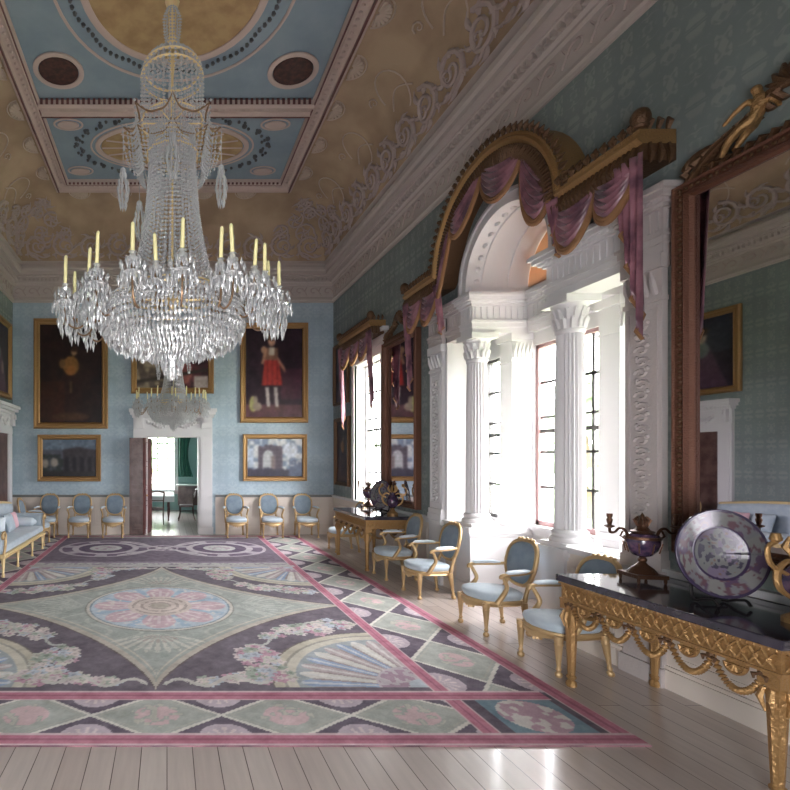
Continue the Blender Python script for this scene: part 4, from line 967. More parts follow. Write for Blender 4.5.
# ------------------------------------------------------------------ furniture: armchair
def make_armchair():
    t = empty('armchair', (0,0,0), 0, 'armchair', 'armchair')
    def seat_fn(b, z0, z1, grow=0, n=28):
        pass
    # seat outline (front at -y): serpentine trapezoid
    def outline(g=0, n=36):
        pts = []
        for k in range(n):
            a = 2*PI*k/n; c, s = math.cos(a), math.sin(a); e = .5
            x = (abs(c)**e)*(1 if c > 0 else -1); y = (abs(s)**e)*(1 if s > 0 else -1)
            wd = .255+g-.035*(y+1)/2*2*.8; yy = y*(.245+g) 
            if y < -.5: yy -= .03*math.cos(x*PI)*.8
            pts.append((x*wd, yy-.02))
        return pts
    b = MB()
    lev = [(.0,.375,-.01),(.012,.4,.0),(.02,.43,.0),(.012,.455,0),(-.02,.475,0),(-.09,.492,0),(-.2,.5,0)]
    n = 36; vs = []
    for g, z, _ in lev: vs += [(x, y, z) for x, y in outline(g, n)]
    fs = [(i*n+k, i*n+(k+1) % n, (i+1)*n+(k+1) % n, (i+1)*n+k) for i in range(len(lev)-1) for k in range(n)]; fs.append(tuple((len(lev)-1)*n+k for k in range(n))); fs.append(tuple(range(n-1,-1,-1)))
    b.add(vs, fs); b.build('seat', M['silk'], t, smooth=60)
    b = MB(); vs = []; lev = [(.0,.3),(.018,.305),(.022,.33),(.012,.345),(.02,.36),(.016,.38),(-.01,.385)]
    for g, z in lev: vs += [(x, y, z-(.02*math.cos(x*14) if z < .32 else 0)) for x, y in outline(g, n)]
    fs = [(i*n+k, i*n+(k+1) % n, (i+1)*n+(k+1) % n, (i+1)*n+k) for i in range(len(lev)-1) for k in range(n)]; fs.append(tuple(range(n-1,-1,-1))); fs.append(tuple((len(lev)-1)*n+k for k in range(n)))
    b.add(vs, fs)
    for k in range(5): q = (k-2)*.035; b.tube([(q, -.275, .32), (q*1.3, -.285, .28-.012*(2-abs(k-2)))], [.018,.012], 5)
    b.build('seat_rail', M['chairgold'], t, smooth=50)
    for sx, sy, top in ((-1,-1,.34),(1,-1,.34),(-1,1,.34),(1,1,.34)):
        b = MB(); x, y = sx*(.235 if sy < 0 else .2), (-.235 if sy < 0 else .2)
        sp = .0 if sy < 0 else .05
        prof = [(.022,.0),(.03,.015),(.028,.035),(.014,.05),(.02,.06),(.022,.075),(.015,.085),(.019,.12),(.032,.28),(.036,.29),(.03,.3),(.036,.32),(.036,.36)]
        bb = MB(); bb.lathe(prof, (0,0,0), 12)
        bb.v = [(vx+x+sx*sp*.3*(1-vz/.36), vy+y+sy*sp*(1-vz/.36), vz) for vx, vy, vz in bb.v]
        bb.build('leg', M['chairgold'], t, smooth=50)
    # back: rounded shield, raked
    rake = .16; BZ = .76; BY = .26
    def bp(u, v, d=0): # u,v in metres around the centre
        z = BZ+v; return (u, BY+(z-.5)*rake*1.2+.035*(1-(u/.24)**2)+d, z)
    def shape(a, g=0):
        c, s = math.cos(a), math.sin(a); e = .72
        x = (abs(c)**e)*(1 if c > 0 else -1)*(.22+g); z = (abs(s)**e)*(1 if s > 0 else -1)*(.24+g)
        if s < 0: x *= 1-.16*abs(s)
        return x, z
    N = 32; b = MB(); vs = []; rings = [(-.0,.0),(-.01,-.02),(-.05,-.035),(-.12,-.045),(-.2,-.047)]
    for g, d in rings: vs += [bp(*shape(2*PI*k/N, g), d) for k in range(N)]
    vs.append(bp(0, 0, -.048)); fs = [(i*N+k, i*N+(k+1) % N, (i+1)*N+(k+1) % N, (i+1)*N+k) for i in range(len(rings)-1) for k in range(N)]+[((len(rings)-1)*N+k, (len(rings)-1)*N+(k+1) % N, len(vs)-1) for k in range(N)]
    o2 = len(vs); vs.append(bp(0, 0, .03)); fs += [(k, o2, (k+1) % N) for k in range(N)]
    b.add(vs, fs); b.build('backrest', M['silkback_shaded'], t, smooth=60)
    b = MB(); b.tube([bp(*shape(2*PI*k/N, .012), -.005) for k in range(N)], .021, 8, closed=True)
    b.tube([bp(*shape(2*PI*k/N, .0), -.02) for k in range(N)], .008, 5, closed=True)
    for sx in (-1, 1): b.tube([(sx*.19, .215, .33), (sx*.18, .245, .45), bp(sx*.165, -.17)], [.024,.02,.02], 8)
    for k in range(5): a = PI/2+(k-2)*.16; q = bp(*shape(a, .03), -.01); b.ball(q, .018, 6, 5)
    b.build('back_frame', M['chairgold'], t, smooth=60)
    for sx in (-1, 1):
        b = MB(); arm = [bp(sx*.215, -.05), (sx*.255, .2, .695), (sx*.285, .08, .69), (sx*.295, -.04, .685), (sx*.29, -.1, .67), (sx*.285, -.115, .64)]
        b.tube(arm, [.016,.018,.02,.02,.022,.014], 8)
        b.tube([(sx*.285, -.09, .675), (sx*.275, -.05, .6), (sx*.262, -.03, .52), (sx*.268, -.09, .43), (sx*.26, -.13, .36)], [.018,.02,.022,.026,.03], 8)
        o = b.build('armrest', M['chairgold'], t, smooth=60)
        b = MB(); b.tube([(sx*.235, .235, .715), (sx*.262, .17, .718), (sx*.287, .07, .715), (sx*.296, -.03, .708), (sx*.294, -.06, .7)], [.014,.03,.034,.03,.012], 10, flat=.7, up=(0,0,1)); b.build('arm_pad', M['silkw'], o, smooth=60)
    return t
chair = make_armchair()
first = [True]
def put_chair(x, y, rz, label):
    o = place(chair, not first[0], (x, y, 0.012 if y < CY1 and -3.6 < x < 3.65 else 0), rz, label); first[0] = False
    o['category'] = 'armchair'; o['group'] = 'gilt armchairs in blue silk'; return o
FX = -PI/2   # facing -X
for y, lb_ in ((4.64, 'gilt armchair standing closest to the near console table, partly behind it'), (5.64, 'gilt armchair in front of the nearer fluted column, second from the near table'),
               (7.06, 'gilt armchair in front of the further fluted column, third from the near table'), (8.1, 'gilt armchair just in front of the near end of the far console table'),
               (10.42, 'gilt armchair under the far window, beyond the far console table')):
    put_chair(3.72, y, FX, lb_)
for x, lb_ in ((-2.97, 'gilt blue armchair against the back wall, next to the left corner'), (-2.15, 'gilt blue armchair, middle of the three left of the doorway'), (-1.32, 'gilt blue armchair beside the open door leaf'),
               (1.7, 'gilt blue armchair just right of the doorway casing'), (2.57, 'gilt blue armchair, middle of the three right of the doorway'), (3.43, 'gilt blue armchair against the back wall, next to the right corner')):
    put_chair(x, 12.22, 0, lb_)
put_chair(-2.95, 11.15, PI/2, 'gilt armchair against the far end of the sofa on the left'); put_chair(-2.98, 7.3, PI/2, 'gilt armchair at the left edge, in front of the near end of the sofa')

# ------------------------------------------------------------------ console tables
TL = 1.59
def make_console():
    """origin at floor, middle of the wall side; local x along the wall, front at -y"""
    t = empty('console_table', (0,0,0), 0, 'console', 'console table', 'gilt console tables under the mirrors')
    D_ = .86; hw = TL/2
    MB().box(-hw, hw, -D_, 0, .885, .945).build('marble_top', M['marble'], t, smooth=0, bevel=.008)
    b = MB().box(-hw+.03, hw-.03, -D_+.03, -D_+.07, .73, .885).box(-hw+.03, -hw+.07, -D_+.071, -.02, .731, .884).box(hw-.07, hw-.03, -D_+.071, -.02, .731, .884)
    b.box(-hw+.015, hw-.015, -D_+.015, -D_+.07, .865, .885).box(-hw+.02, hw-.02, -D_+.02, -D_+.07, .73, .748).box(-hw+.015, -hw+.069, -D_+.0705, 0, .8651, .8849).box(hw-.069, hw-.015, -D_+.0705, 0, .8651, .8849).box(-hw+.02,-hw+.069,-D_+.0705,0,.7301,.7479).box(hw-.069,hw-.02,-D_+.0705,0,.7301,.7479)
    x = -hw+.05
    k = 0
    while x < hw-.05:
        b.tube([(x, -D_+.025, .76), (x+.035, -D_+.018, .81), (x, -D_+.025, .855)], .007, 4); b.tube([(x+.06, -D_+.025, .76), (x+.025, -D_+.018, .81), (x+.06, -D_+.025, .855)], .007, 4)
        b.ball((x+.03, -D_+.028, .808), .012, 6, 4); x += .065
    y = -D_+.06
    while y < -.05:
        for sx in (-1, 1): b.tube([(sx*(hw-.025), y, .76), (sx*(hw-.018), y+.035, .81), (sx*(hw-.025), y, .855)], .007, 4); b.tube([(sx*(hw-.025), y+.06, .76), (sx*(hw-.018), y+.025, .81), (sx*(hw-.025), y+.06, .855)], .007, 4)
        y += .065
    for i in range(44):
        x = -hw+.04+i*(TL-.08)/43; b.ball((x, -D_+.018, .874), .009, 5, 4)
    b.build('apron', M['gold'], t, smooth=40)
    for sx in (-1, 1):
        for yy in (-D_+.075, -.07):
            b = MB(); prof = [(.036,0),(.04,.02),(.034,.045),(.022,.055),(.034,.07),(.036,.09),(.026,.1),(.028,.13),(.046,.6),(.05,.62),(.042,.635),(.052,.66),(.05,.70)]
            b.lathe(prof, (sx*(hw-.08), yy, 0), 16, flute=.12); b.box(sx*(hw-.08)-.054, sx*(hw-.08)+.054, yy-.0545, yy+.0545, .66, .729)
            for q in range(5):
                a = q*1.25; b.tube([(sx*(hw-.08)+.05*math.cos(a), yy+.05*math.sin(a), .64), (sx*(hw-.08)+.066*math.cos(a), yy+.066*math.sin(a), .58), (sx*(hw-.08)+.045*math.cos(a), yy+.045*math.sin(a), .5)], [.012,.018,.006], 5)
            b.build('leg', M['gold'], t, smooth=35)
    def garland(x0, x1, z0, drop, y=-D_+.05, ax='x', th=.016):
        b = MB(); n = 40; pts = []; rs = []
        for k in range(n+1):
            q = k/n; p = x0+(x1-x0)*q; z = z0-drop*(4*q*(1-q))**.8
            pts.append((p, y, z) if ax == 'x' else (y, p, z)); rs.append(th*(1+.45*math.cos(k*PI)))
        b.tube(pts, rs, 6); b.build('garland', M['gold'], t, smooth=60)
    n = 5; span = (TL-.24)/n
    for k in range(n): garland(-hw+.12+k*span, -hw+.12+(k+1)*span, .725, .17)
    for sx in (-1, 1):
        garland(-D_+.12, -D_/2, .725, .16, sx*(hw-.05), 'y'); garland(-D_/2, -.12, .725, .16, sx*(hw-.05), 'y')
    for k in range(n):
        xm = -hw+.12+(k+.5)*span; b = MB()
        b.prism([(xm+.052*math.cos(a), .71+.052*math.sin(a)) for a in np.linspace(PI, 2*PI, 14)]+[(xm+.052,.73),(xm-.052,.73)], -D_+.035, -D_+.06, lambda x, y, z: (x, z, y))
        b.tube([(xm+.056*math.cos(a), -D_+.035, .71+.056*math.sin(a)) for a in np.linspace(PI, 2*PI, 14)], .01, 5)
        for a in np.linspace(PI, 2*PI, 6): b.tube([(xm, -D_+.03, .71), (xm+.045*math.cos(a), -D_+.028, .71+.045*math.sin(a))], .006, 4)
        b.build('patera', M['gold'], t, smooth=50)
    for k in range(n+1):
        xm = -hw+.12+k*span; b = MB(); b.ball((xm, -D_+.035, .715), .022, 8, 6); 
        for s in (-1, 1): b.tube([(xm, -D_+.03, .71), (xm+s*.035, -D_+.02, .7), (xm+s*.03, -D_+.02, .675)], [.01,.013,.005], 5)
        b.build('ribbon_knot', M['gold2'], t, smooth=50)
    b = MB()  # carved mask and scrolls at the back of the centre
    for s in (-1, 1): b.tube([(s*.02, -.12, .74), (s*.1, -.12, .6), (s*.28, -.11, .56), (s*.4, -.1, .66), (s*.33, -.1, .7)], [.02,.026,.022,.016,.01], 6)
    b.build('back_scroll', M['gold2'], t, smooth=50)
    return t
con = make_console()
place(con, False, (XR-.03, 3.515, 0), -PI/2, 'gilt console table with dark marble top in the foreground under the near mirror')
place(con, True, (XR-.03, 9.26, 0), -PI/2, 'gilt console table with dark marble top under the far mirror')
ZT = .945

def make_urn():
    t = empty('candelabrum_urn', (0,0,0), 0, 'urn', 'candle vase', 'ornamental candle vases on the console tables')
    b = MB().box(-.11, .11, -.11, .11, .04, .07)
    for sx in (-1, 1):
        for sy in (-1, 1): b.lathe([(.008,0),(.012,.02),(.012,.04)], (sx*.095, sy*.095, 0), 6)
    b.lathe([(.1,.07),(.09,.085),(.07,.11),(.035,.14),(.022,.16),(.03,.17),(.03,.185),(.02,.2)], n=16); b.build('base', M['bronze'], t, smooth=40)
    b = MB(); b.lathe([(.02,.2),(.06,.215),(.095,.26),(.11,.31),(.112,.36),(.1,.385),(.07,.395)], n=24); b.build('bowl', M['urnblue'], t, smooth=60)
    b = MB(); b.lathe([(.114,.345),(.118,.355),(.114,.37)], n=24); b.lathe([(.07,.395),(.08,.41),(.05,.42),(.03,.45),(.036,.465),(.02,.5),(.012,.54),(.002,.56)], n=12)
    for k in range(8): a = k*PI/4; b.tube([(.03*math.cos(a), .03*math.sin(a), .45), (.05*math.cos(a), .05*math.sin(a), .5), (.03*math.cos(a), .03*math.sin(a), .53)], [.008,.012,.004], 4); b.tube([(.1*math.cos(a), .1*math.sin(a), .24), (.12*math.cos(a), .12*math.sin(a), .32)], .006, 4)
    b.build('lid', M['bronze'], t, smooth=50)
    for s in (-1, 1):
        b = MB(); b.tube([(s*.1,0,.36),(s*.13,0,.42),(s*.17,0,.43),(s*.2,0,.4),(s*.235,0,.4),(s*.24,0,.44)], [.012,.012,.01,.01,.012,.01], 6)
        b.tube([(s*.12,0,.34),(s*.16,0,.37),(s*.14,0,.41)], .008, 5)
        b.lathe([(.01,.43),(.034,.445),(.034,.452),(.012,.46),(.018,.48),(.022,.5),(.014,.515),(.02,.53),(.02,.55)], (s*.24,0,0), 10); b.build('candle_branch', M['bronze'], t, smooth=50)
    return t
urn = make_urn()
def place_tag(proto, used, loc, rz, label, name=None):
    o = place(proto, used, loc, rz, label); return o
place(urn, False, (3.87, 4.03, ZT), math.radians(-8), 'dark blue bronze-mounted candle vase at the window end of the near table')
place(urn, True, (4.0, 9.82, ZT), math.radians(-60), 'dark bronze candle vase at the window end of the far table')
def make_gilt_vase():
    t = empty('gilt_vase', (0,0,0), 0, 'v', 'vase', 'gilt ornamental vases on the console tables')
    b = MB(); b.lathe([(.09,0),(.09,.03),(.05,.06),(.03,.1),(.04,.12)], n=16); b.build('base', M['gold'], t, smooth=50)
    b = MB(); b.lathe([(.04,.12),(.09,.18),(.1,.25),(.07,.32),(.04,.36),(.05,.4)], n=20); b.build('body', M['urnblue'], t, smooth=60)
    b = MB()
    for s in (-1, 1):
        b.tube([(s*.08,0,.16),(s*.15,0,.22),(s*.16,0,.32),(s*.1,0,.38),(s*.05,0,.36)], [.012,.018,.018,.014,.01], 6)
        b.tube([(s*.1,0,.3),(s*.2,0,.36),(s*.22,0,.46),(s*.17,0,.5)], [.012,.014,.012,.016], 6); b.lathe([(.01,0),(.03,.02),(.02,.06)], (s*.17,0,.49), 8)
    for k in range(7): a = k*.9; b.tube([(.03*math.cos(a),.03*math.sin(a),.38),(.08*math.cos(a),.08*math.sin(a),.46),(.06*math.cos(a),.06*math.sin(a),.52)], [.012,.018,.006], 5)
    b.build('mounts', M['gold'], t, smooth=50); return t
gv = make_gilt_vase()
place(gv, False, (3.86, 3.0, ZT), math.radians(0), 'gilt scroll-handled vase at the edge of the photo, by the large painted dish')
place(gv, True, (4.0, 8.78, ZT), math.radians(-30), 'pale gilt scroll-handled vase beside the dish on the far table')
# large painted dish on a stand
def dish_cols(U, V, seed):
    x, y = U*2-1, V*2-1; r = np.hypot(x, y); th = np.arctan2(y, x); n = vnoise(U.shape, (10, 10), seed); n2 = vnoise(U.shape, (26, 26), seed+1)
    C = np.zeros(U.shape+(3,)); C[:] = (120,110,122); C[r < .97] = (122,120,124); C[(r < .95) & (n > .52)] = (92,74,96); C[(r < .95) & (r > .6) & (np.sin(th*6) > .35)] = (130,128,126); C[(r < .95) & (r > .6) & (n2 > .68)] = (104,78,86)
    C[(r > .56) & (r < .62)] = (64,52,78); C[r > .94] = (66,56,80); C[r < .56] = (122,122,122); C[(r < .56) & (n > .55)] = (120,108,128); C[(r < .5) & (n2 > .66)] = (74,70,84); C[(r < .5) & (n2 < .2)] = (120,100,96)
    return C
def make_dish(R, loc, rz, tilt, label, seed):
    t = empty('painted_dish', loc, rz, label, 'dish', 'large china dishes on stands')
    rt = R
    def tr(X, Y):
        r = Y; a = X; rr = r*rt; d = -.012-.05*np.clip((.62-r)/.12, 0, 1)*-1*0
        z = np.where(r < .6, .0, (r-.6)*.12)  # shallow well with raised rim
        lx = rr*np.cos(a); lz = rr*np.sin(a); ly = -z*rt*1.2-.012
        yy = ly*math.cos(tilt)+(lz+rt)*math.sin(tilt); zz = (lz+rt)*math.cos(tilt)-ly*math.sin(tilt)
        return lx, yy, zz+.035
    na, nr = 96, 60; a = np.linspace(0, 2*PI, na+1); r = np.linspace(0, 1, nr+1); A, R_ = np.meshgrid(a, r)
    ims = 200; u = np.linspace(0, 1, ims+1); U, V = np.meshgrid(u, u); img = dish_cols(U, V, seed)
    ii = ((R_*np.sin(A)*.5+.5)*ims).astype(int); jj = ((R_*np.cos(A)*.5+.5)*ims).astype(int)
    o = img_grid('dish', 2*PI, 1, na, nr, img[ii, jj], M['china'], t, tr=tr)
    q = o.modifiers.new('solid', 'SOLIDIFY'); q.thickness = .012; q.offset = 0
    for p in o.data.polygons: p.use_smooth = True
    b = MB()
    for s in (-1, 1): b.tube([(s*.1, -.07, .0), (s*.1, -.04, .03), (s*.1, .02, .02), (s*.09, .12, .01), (s*.06, .12+tilt*.3, .3)], .01, 6)
    b.tube([(-.1, .08, .012), (.1, .08, .012)], .008, 6)
    b.build('stand', M['iron'], t, smooth=50); return t
make_dish(.3, (3.78, 3.36, ZT+.018), math.radians(-4), .12, 'large round plum and white painted china dish on the near table', 50)
make_dish(.27, (3.98, 9.25, ZT+.018), math.radians(-72), .15, 'painted china dish standing on the far table, seen nearly edge on', 60)

# ------------------------------------------------------------------ sofa
def make_sofa():
    """origin at floor centre; long axis local x, faces -y"""
    t = empty('sofa', (0,0,0), 0, 'long gilt sofa in pale blue silk along the left wall', 'sofa'); L2 = 1.3
    b = MB().box(-L2, L2, -.36, .36, .37, .5); b.build('seat', M['silk'], t, smooth=0, bevel=.04)
    b = MB().box(-L2-.02, L2+.02, -.39, .38, .3, .375)
    for k in range(26): x = -L2+.05+k*.1; b.ball((x, -.395, .335), .02, 6, 4)
    b.build('seat_rail', M['chairgoldp'], t, smooth=40, bevel=.01)
    for x in (-L2+.04, -L2*.36, L2*.36, L2-.04):
        for y in (-.34, .33): b = MB(); b.lathe([(.024,0),(.03,.02),(.018,.05),(.024,.07),(.016,.08),(.034,.28),(.036,.32)], (x, y, 0), 12); b.build('leg', M['chairgoldp'], t, smooth=50)
    b = MB()
    def back(u, v):
        x = (u*2-1)*L2; z = .45+v*(.5+.1*math.cos((u*2-1)*PI/2)); return (x, .3+.08*v+.03*math.cos(v*PI), z)
    b.grid(back, 24, 6); b.build('backrest', M['silk'], t, smooth=60, solid=.09)
    b = MB(); b.tube([back(u, 1.04) for u in np.linspace(0, 1, 25)], .03, 8); b.build('back_frame', M['chairgoldp'], t, smooth=60)
    for s in (-1, 1):
        b = MB()
        def arm(u, v):
            y = -.33+u*.64; a = v*PI*1.25; 
            if v < .35: return (s*(L2-.03), y, .45+v/.35*.2)
            q = (v-.35)/.65; ang = PI*1.5*q; return (s*(L2+.05-.08*math.cos(ang)), y, .65+.08*math.sin(ang)+.0)
        b.grid(arm, 8, 16); o = b.build('arm', M['silk'], t, smooth=60, solid=.06)
        b = MB(); pts = [(s*(L2+.0), -.36, .36), (s*(L2-.05), -.37, .5), (s*(L2-.06), -.37, .64)]+[(s*(L2+.04-(.11-.012*k)*math.cos(k*.6)), -.37, .66+(.11-.012*k)*math.sin(k*.6)) for k in range(9)]
        b.tube(pts, .024, 8); b.build('arm_scroll', M['chairgold'], o, smooth=60)
    return t
so = make_sofa(); so.location = (-3.0, 9.3, .012); so.rotation_euler = (0,0,PI/2)
def cushion(w_, h_, d_, loc, rot, m, label):
    b = MB()
    def fn(sg):
        def f(u, v):
            x, y = u*2-1, v*2-1; p = max(0, (1-x**4))*max(0, (1-y**4)); return (x*w_/2*(1-.06*(1-abs(y))), sg*d_/2*p**.5, y*h_/2*(1-.06*(1-abs(x))))
        return f
    b.grid(fn(1), 12, 12); b.grid(fn(-1), 12, 12); o = b.build('cushion', m, smooth=80); o.location = loc; o.rotation_euler = rot
    tag(o, label, 'cushion', 'cushions on the sofa'); return o
cushion(.42, .42, .18, (-2.95, 8.38, .74), (.2, 0, .3), M['silkw'], 'plump white cushion lying at the near end of the sofa seat')
cushion(.46, .46, .18, (-3.05, 8.75, .78), (-.25, 0, PI/2+.2), M['silkw'], 'white cushion leaning behind the near white one on the sofa')
cushion(.36, .36, .14, (-3.06, 9.6, .7), (-.3, 0, PI/2), M['silk'], 'pale blue cushion against the sofa back towards the far end')
cushion(.3, .34, .12, (-3.1, 10.02, .69), (-.25, 0, PI/2), M['pink'], 'small pink cushion at the far arm of the sofa')
b = MB(); b.tube([(0, y, 0) for y in np.linspace(-.28, .28, 8)], [.03,.085,.09,.09,.09,.09,.085,.03], 14); bo = b.build('bolster', M['silkw'], smooth=60); bo.location = (-3.0, 10.3, .625); bo.rotation_euler = (0,0,PI/2); tag(bo, 'round pale bolster lying against the far arm of the sofa', 'bolster')

# ------------------------------------------------------------------ dining room things
def simple_chair(loc, rz, label):
    t = empty('dining_chair', loc, rz, label, 'chair', 'dark chairs in the room beyond')
    MB().box(-.22, .22, -.22, .22, .42, .48).build('seat', M['mahog'], t, smooth=0, bevel=.01)
    for sx in (-1, 1):
        for sy in (-1, 1): b = MB(); b.tube([(sx*.19, sy*.19, .43), (sx*.19, sy*.21, .2), (sx*.2, sy*.26, 0)], [.022,.018,.015], 6); b.build('leg', M['mahog'], t)
    b = MB()
    for sx in (-1, 1): b.tube([(sx*.19, .2, .45), (sx*.2, .24, .7), (sx*.22, .3, .95)], .018, 6)
    b.tube([(-.22, .3, .95), (0, .32, .98), (.22, .3, .95)], .026, 6); b.tube([(-.2, .25, .7), (.2, .25, .7)], .015, 6)
    b.build('backrest', M['mahog'], t); return t
t = empty('dining_table', (-.35, 16.2, 0), 0, 'mahogany dining table under a white cloth, through the doorway', 'table')
MB().box(-.75, .55, -1.0, 1.0, .72, .76).build('tabletop', M['mahog2'], t, smooth=0, bevel=.01)
for x in (-.6, .4):
    for y in (-.8, .8): b = MB(); b.lathe([(.03,0),(.02,.05),(.05,.3),(.035,.5),(.06,.72)], (x, y, 0), 10); b.build('leg', M['mahog2'], t)
tc = MB().box(-1.12, .22, 15.18, 17.22, .765, .775).box(-1.12, .22, 15.17, 15.18, .6, .775).box(.22, .23, 15.17, 17.22, .6, .775).build('tablecloth', M['cloth'], smooth=0); tag(tc, 'white cloth laid over the dining table beyond the doorway', 'tablecloth')
simple_chair((.62, 15.6, 0), math.radians(-90), 'dark dining chair at the right side of the cloth-covered table'); simple_chair((-.3, 14.75, 0), PI, 'dark dining chair at the near end of the cloth-covered table')
t = empty('sideboard', (1.15, 18.1, 0), 0, 'dark sideboard against the far wall of the room beyond', 'sideboard')
MB().box(-.75, .75, -.3, .3, .25, .95).build('body', M['mahog'], t, smooth=0, bevel=.01); MB().box(-.8, .8, -.33, .32, .95, .99).build('top', M['cloth'], t, smooth=0)
for sx in (-1, 1):
    for sy in (-1, 1): MB().lathe([(.02,0),(.03,.25)], (sx*.68, sy*.24, 0), 8).build('leg', M['mahog'], t)
cb_ = MB()
def cf(u, v): return (.42+u*.55*(1-.35*math.sin(v*PI)), 18.42+.05*math.sin(u*30), 3.0-v*1.75)
cb_.grid(cf, 40, 10); tag(cb_.build('curtain', M['green'], smooth=60, solid=.02), 'green curtain hanging beside the bright window beyond the doorway', 'curtain')

# ------------------------------------------------------------------ chandeliers
CH_C = [(-.72,0,3.08),(-.53,-.2,3.08),(-.46,-.34,3.08),(-.23,-.52,3.08),(-.1,-.38,3.08),(.05,-.55,3.08),(.28,-.42,3.08),(.34,-.5,3.08),(.5,-.3,3.08),(.58,-.22,3.08),(.66,.06,3.08),(.73,.05,3.08),
        (.46,.2,3.08),(-.7,.22,3.08),(-.62,.42,3.08),(-.35,.58,3.08),(0,.66,3.08),(.34,.6,3.08)]
def make_chandelier():
    """hangs with its axis on the local z axis, heights are true heights"""
    t = empty('crystal_chandelier', (0,0,0), 0, 'c', 'chandelier', 'crystal chandeliers')
    G = M['bronze_gilt']; K = M['crystal']
    b = MB(); b.tube([(0,0,8.04),(0,0,5.05)], .014, 8); b.lathe([(.13,7.98),(.1,7.94),(.04,7.9),(.03,7.85)], n=16)
    for k in range(40): z = 7.85-k*.07; b.tube([(.028*math.cos(q), 0, z+.03*math.sin(q)) if k % 2 else (0, .028*math.cos(q), z+.03*math.sin(q)) for q in np.linspace(0, 2*PI, 8, endpoint=False)], .006, 4, closed=True)
    b.build('chain', G, t, smooth=60)
    b = MB(); b.lathe([(.02,5.08),(.05,5.02),(.03,4.95),(.02,4.8),(.05,4.7),(.02,4.6),(.009,4.5),(.009,3.1),(.03,3.0),(.02,2.95)], n=10)
    def ring(r, z, th=.008, n=40): b.tube([(r*math.cos(a), r*math.sin(a), z) for a in np.linspace(0, 2*PI, n, endpoint=False)], th, 5, closed=True)
    ring(.19, 4.56); ring(.205, 4.5); ring(.205, 4.2); ring(.17, 3.98); ring(.3, 3.03, .01); ring(.31, 3.07, .006); ring(.42, 3.0, .006)
    for k in range(6): a = PI/3*k; b.tube([(0,0,3.0),(.3*math.cos(a),.3*math.sin(a),3.03)], .01, 5); b.tube([(0,0,4.2),(.205*math.cos(a),.205*math.sin(a),4.2)], .006, 4)
    b.build('stem', M['chairgoldp'], t, smooth=60)
    b = MB()   # crown: scalloped gilt band with raised points
    nP = 8
    def cr(a, z0, r0): q = abs(math.sin(a*nP/2)); return ((r0+.075*(1-q)**2)*math.cos(a), (r0+.075*(1-q)**2)*math.sin(a), z0+.045*(1-q)**2)
    for z0, r0, th in ((4.13, .25, .006), (4.0, .235, .005)): b.tube([cr(a, z0, r0) for a in np.linspace(0, 2*PI, 129)[:-1]], th, 5, closed=True)
    cw = b.build('crown', G, t, smooth=60)
    b = MB()
    for a in np.linspace(0, 2*PI, 97)[:-1]:
        p = cr(a, 4.13, .262); b.octa((p[0], p[1], p[2]+.012), .011); p2 = cr(a, 4.0, .247); b.octa((p2[0], p2[1], p2[2]), .01)
        for q in (.25, .5, .75): b.octa((p[0]*(1-q)+p2[0]*q, p[1]*(1-q)+p2[1]*q, p[2]*(1-q)+p2[2]*q), .0085, .013)
        for k in range(7): b.octa((p2[0]*(1-.02*k), p2[1]*(1-.02*k), p2[2]-.022-.022*k-.02*abs(math.sin(a*4))), .0085, .012)
    b.build('crown_beads', K, cw, smooth=0)
    b = MB()   # strands: dome, drum and flared tent
    def strand(path, a, r=.0098, step=.021):
        pts = [Vector((p[0]*math.cos(a), p[0]*math.sin(a), p[1])) for p in path]; acc = 0; nxt = 0
        for p, q in zip(pts[:-1], pts[1:]):
            L = (q-p).length
            while nxt <= acc+L:
                c = p.lerp(q, (nxt-acc)/L); b.octa(c, r, r*1.05); nxt += step
            acc += L
    for k in range(34): strand([(.07,4.66),(.12,4.64),(.17,4.6),(.2,4.54),(.207,4.46),(.207,4.18)], 2*PI*k/34, .0115, .026)
    for k in range(44): strand([(.15,4.12),(.15,3.98),(.158,3.8),(.175,3.6),(.198,3.45),(.228,3.3),(.262,3.17),(.3,3.05)], 2*PI*(k+.5)/44, .0122, .029)
    for k in range(14): strand([(.02,5.0),(.06,4.9),(.05,4.78),(.03,4.7),(.08,4.64)], 2*PI*k/14, .009)
    b.build('bead_strands', K, t, smooth=0, kind='stuff')
    b = MB()   # bowl of graded drops
    def drop(x, y, z, ln, wd=.013, m_=b): m_.add([(x+wd,y,z-ln*.45),(x,y+wd,z-ln*.45),(x-wd,y,z-ln*.45),(x,y-wd,z-ln*.45),(x,y,z),(x,y,z-ln)], [(0,1,4),(1,2,4),(2,3,4),(3,0,4),(1,0,5),(2,1,5),(3,2,5),(0,3,5)])
    crd = random.Random(2)
    rows = [(.43,2.99),(.455,2.955),(.475,2.915),(.482,2.87),(.475,2.83),(.455,2.795),(.425,2.765),(.385,2.74),(.335,2.72),(.28,2.705),(.22,2.69),(.16,2.68),(.1,2.67)]
    for i, (r, z) in enumerate(rows):
        n = int(2*PI*r/.026)
        for k in range(n):
            a = 2*PI*(k+.5*(i % 2))/n; jr = 1+crd.uniform(-.012, .012); drop(r*jr*math.cos(a), r*jr*math.sin(a), z+crd.uniform(-.012, .008), (.055 if i < 6 else .075)*crd.uniform(.8, 1.15), .0115); b.octa((r*1.015*math.cos(a), r*1.015*math.sin(a), z+.004), .0105)
    for k in range(36):
        a = 2*PI*k/36
        for q in range(8): b.octa(((.31+.12*q/8)*math.cos(a), (.31+.12*q/8)*math.sin(a), 3.05-.03*math.sin(q/8*PI)-.05*q/8), .0105)
    for i, (r, z, n) in enumerate(((.075,2.66,14),(.07,2.62,14),(.055,2.58,10),(.03,2.55,6))):
        for k in range(n): a = 2*PI*k/n; drop(r*math.cos(a), r*math.sin(a), z, .08, .012)
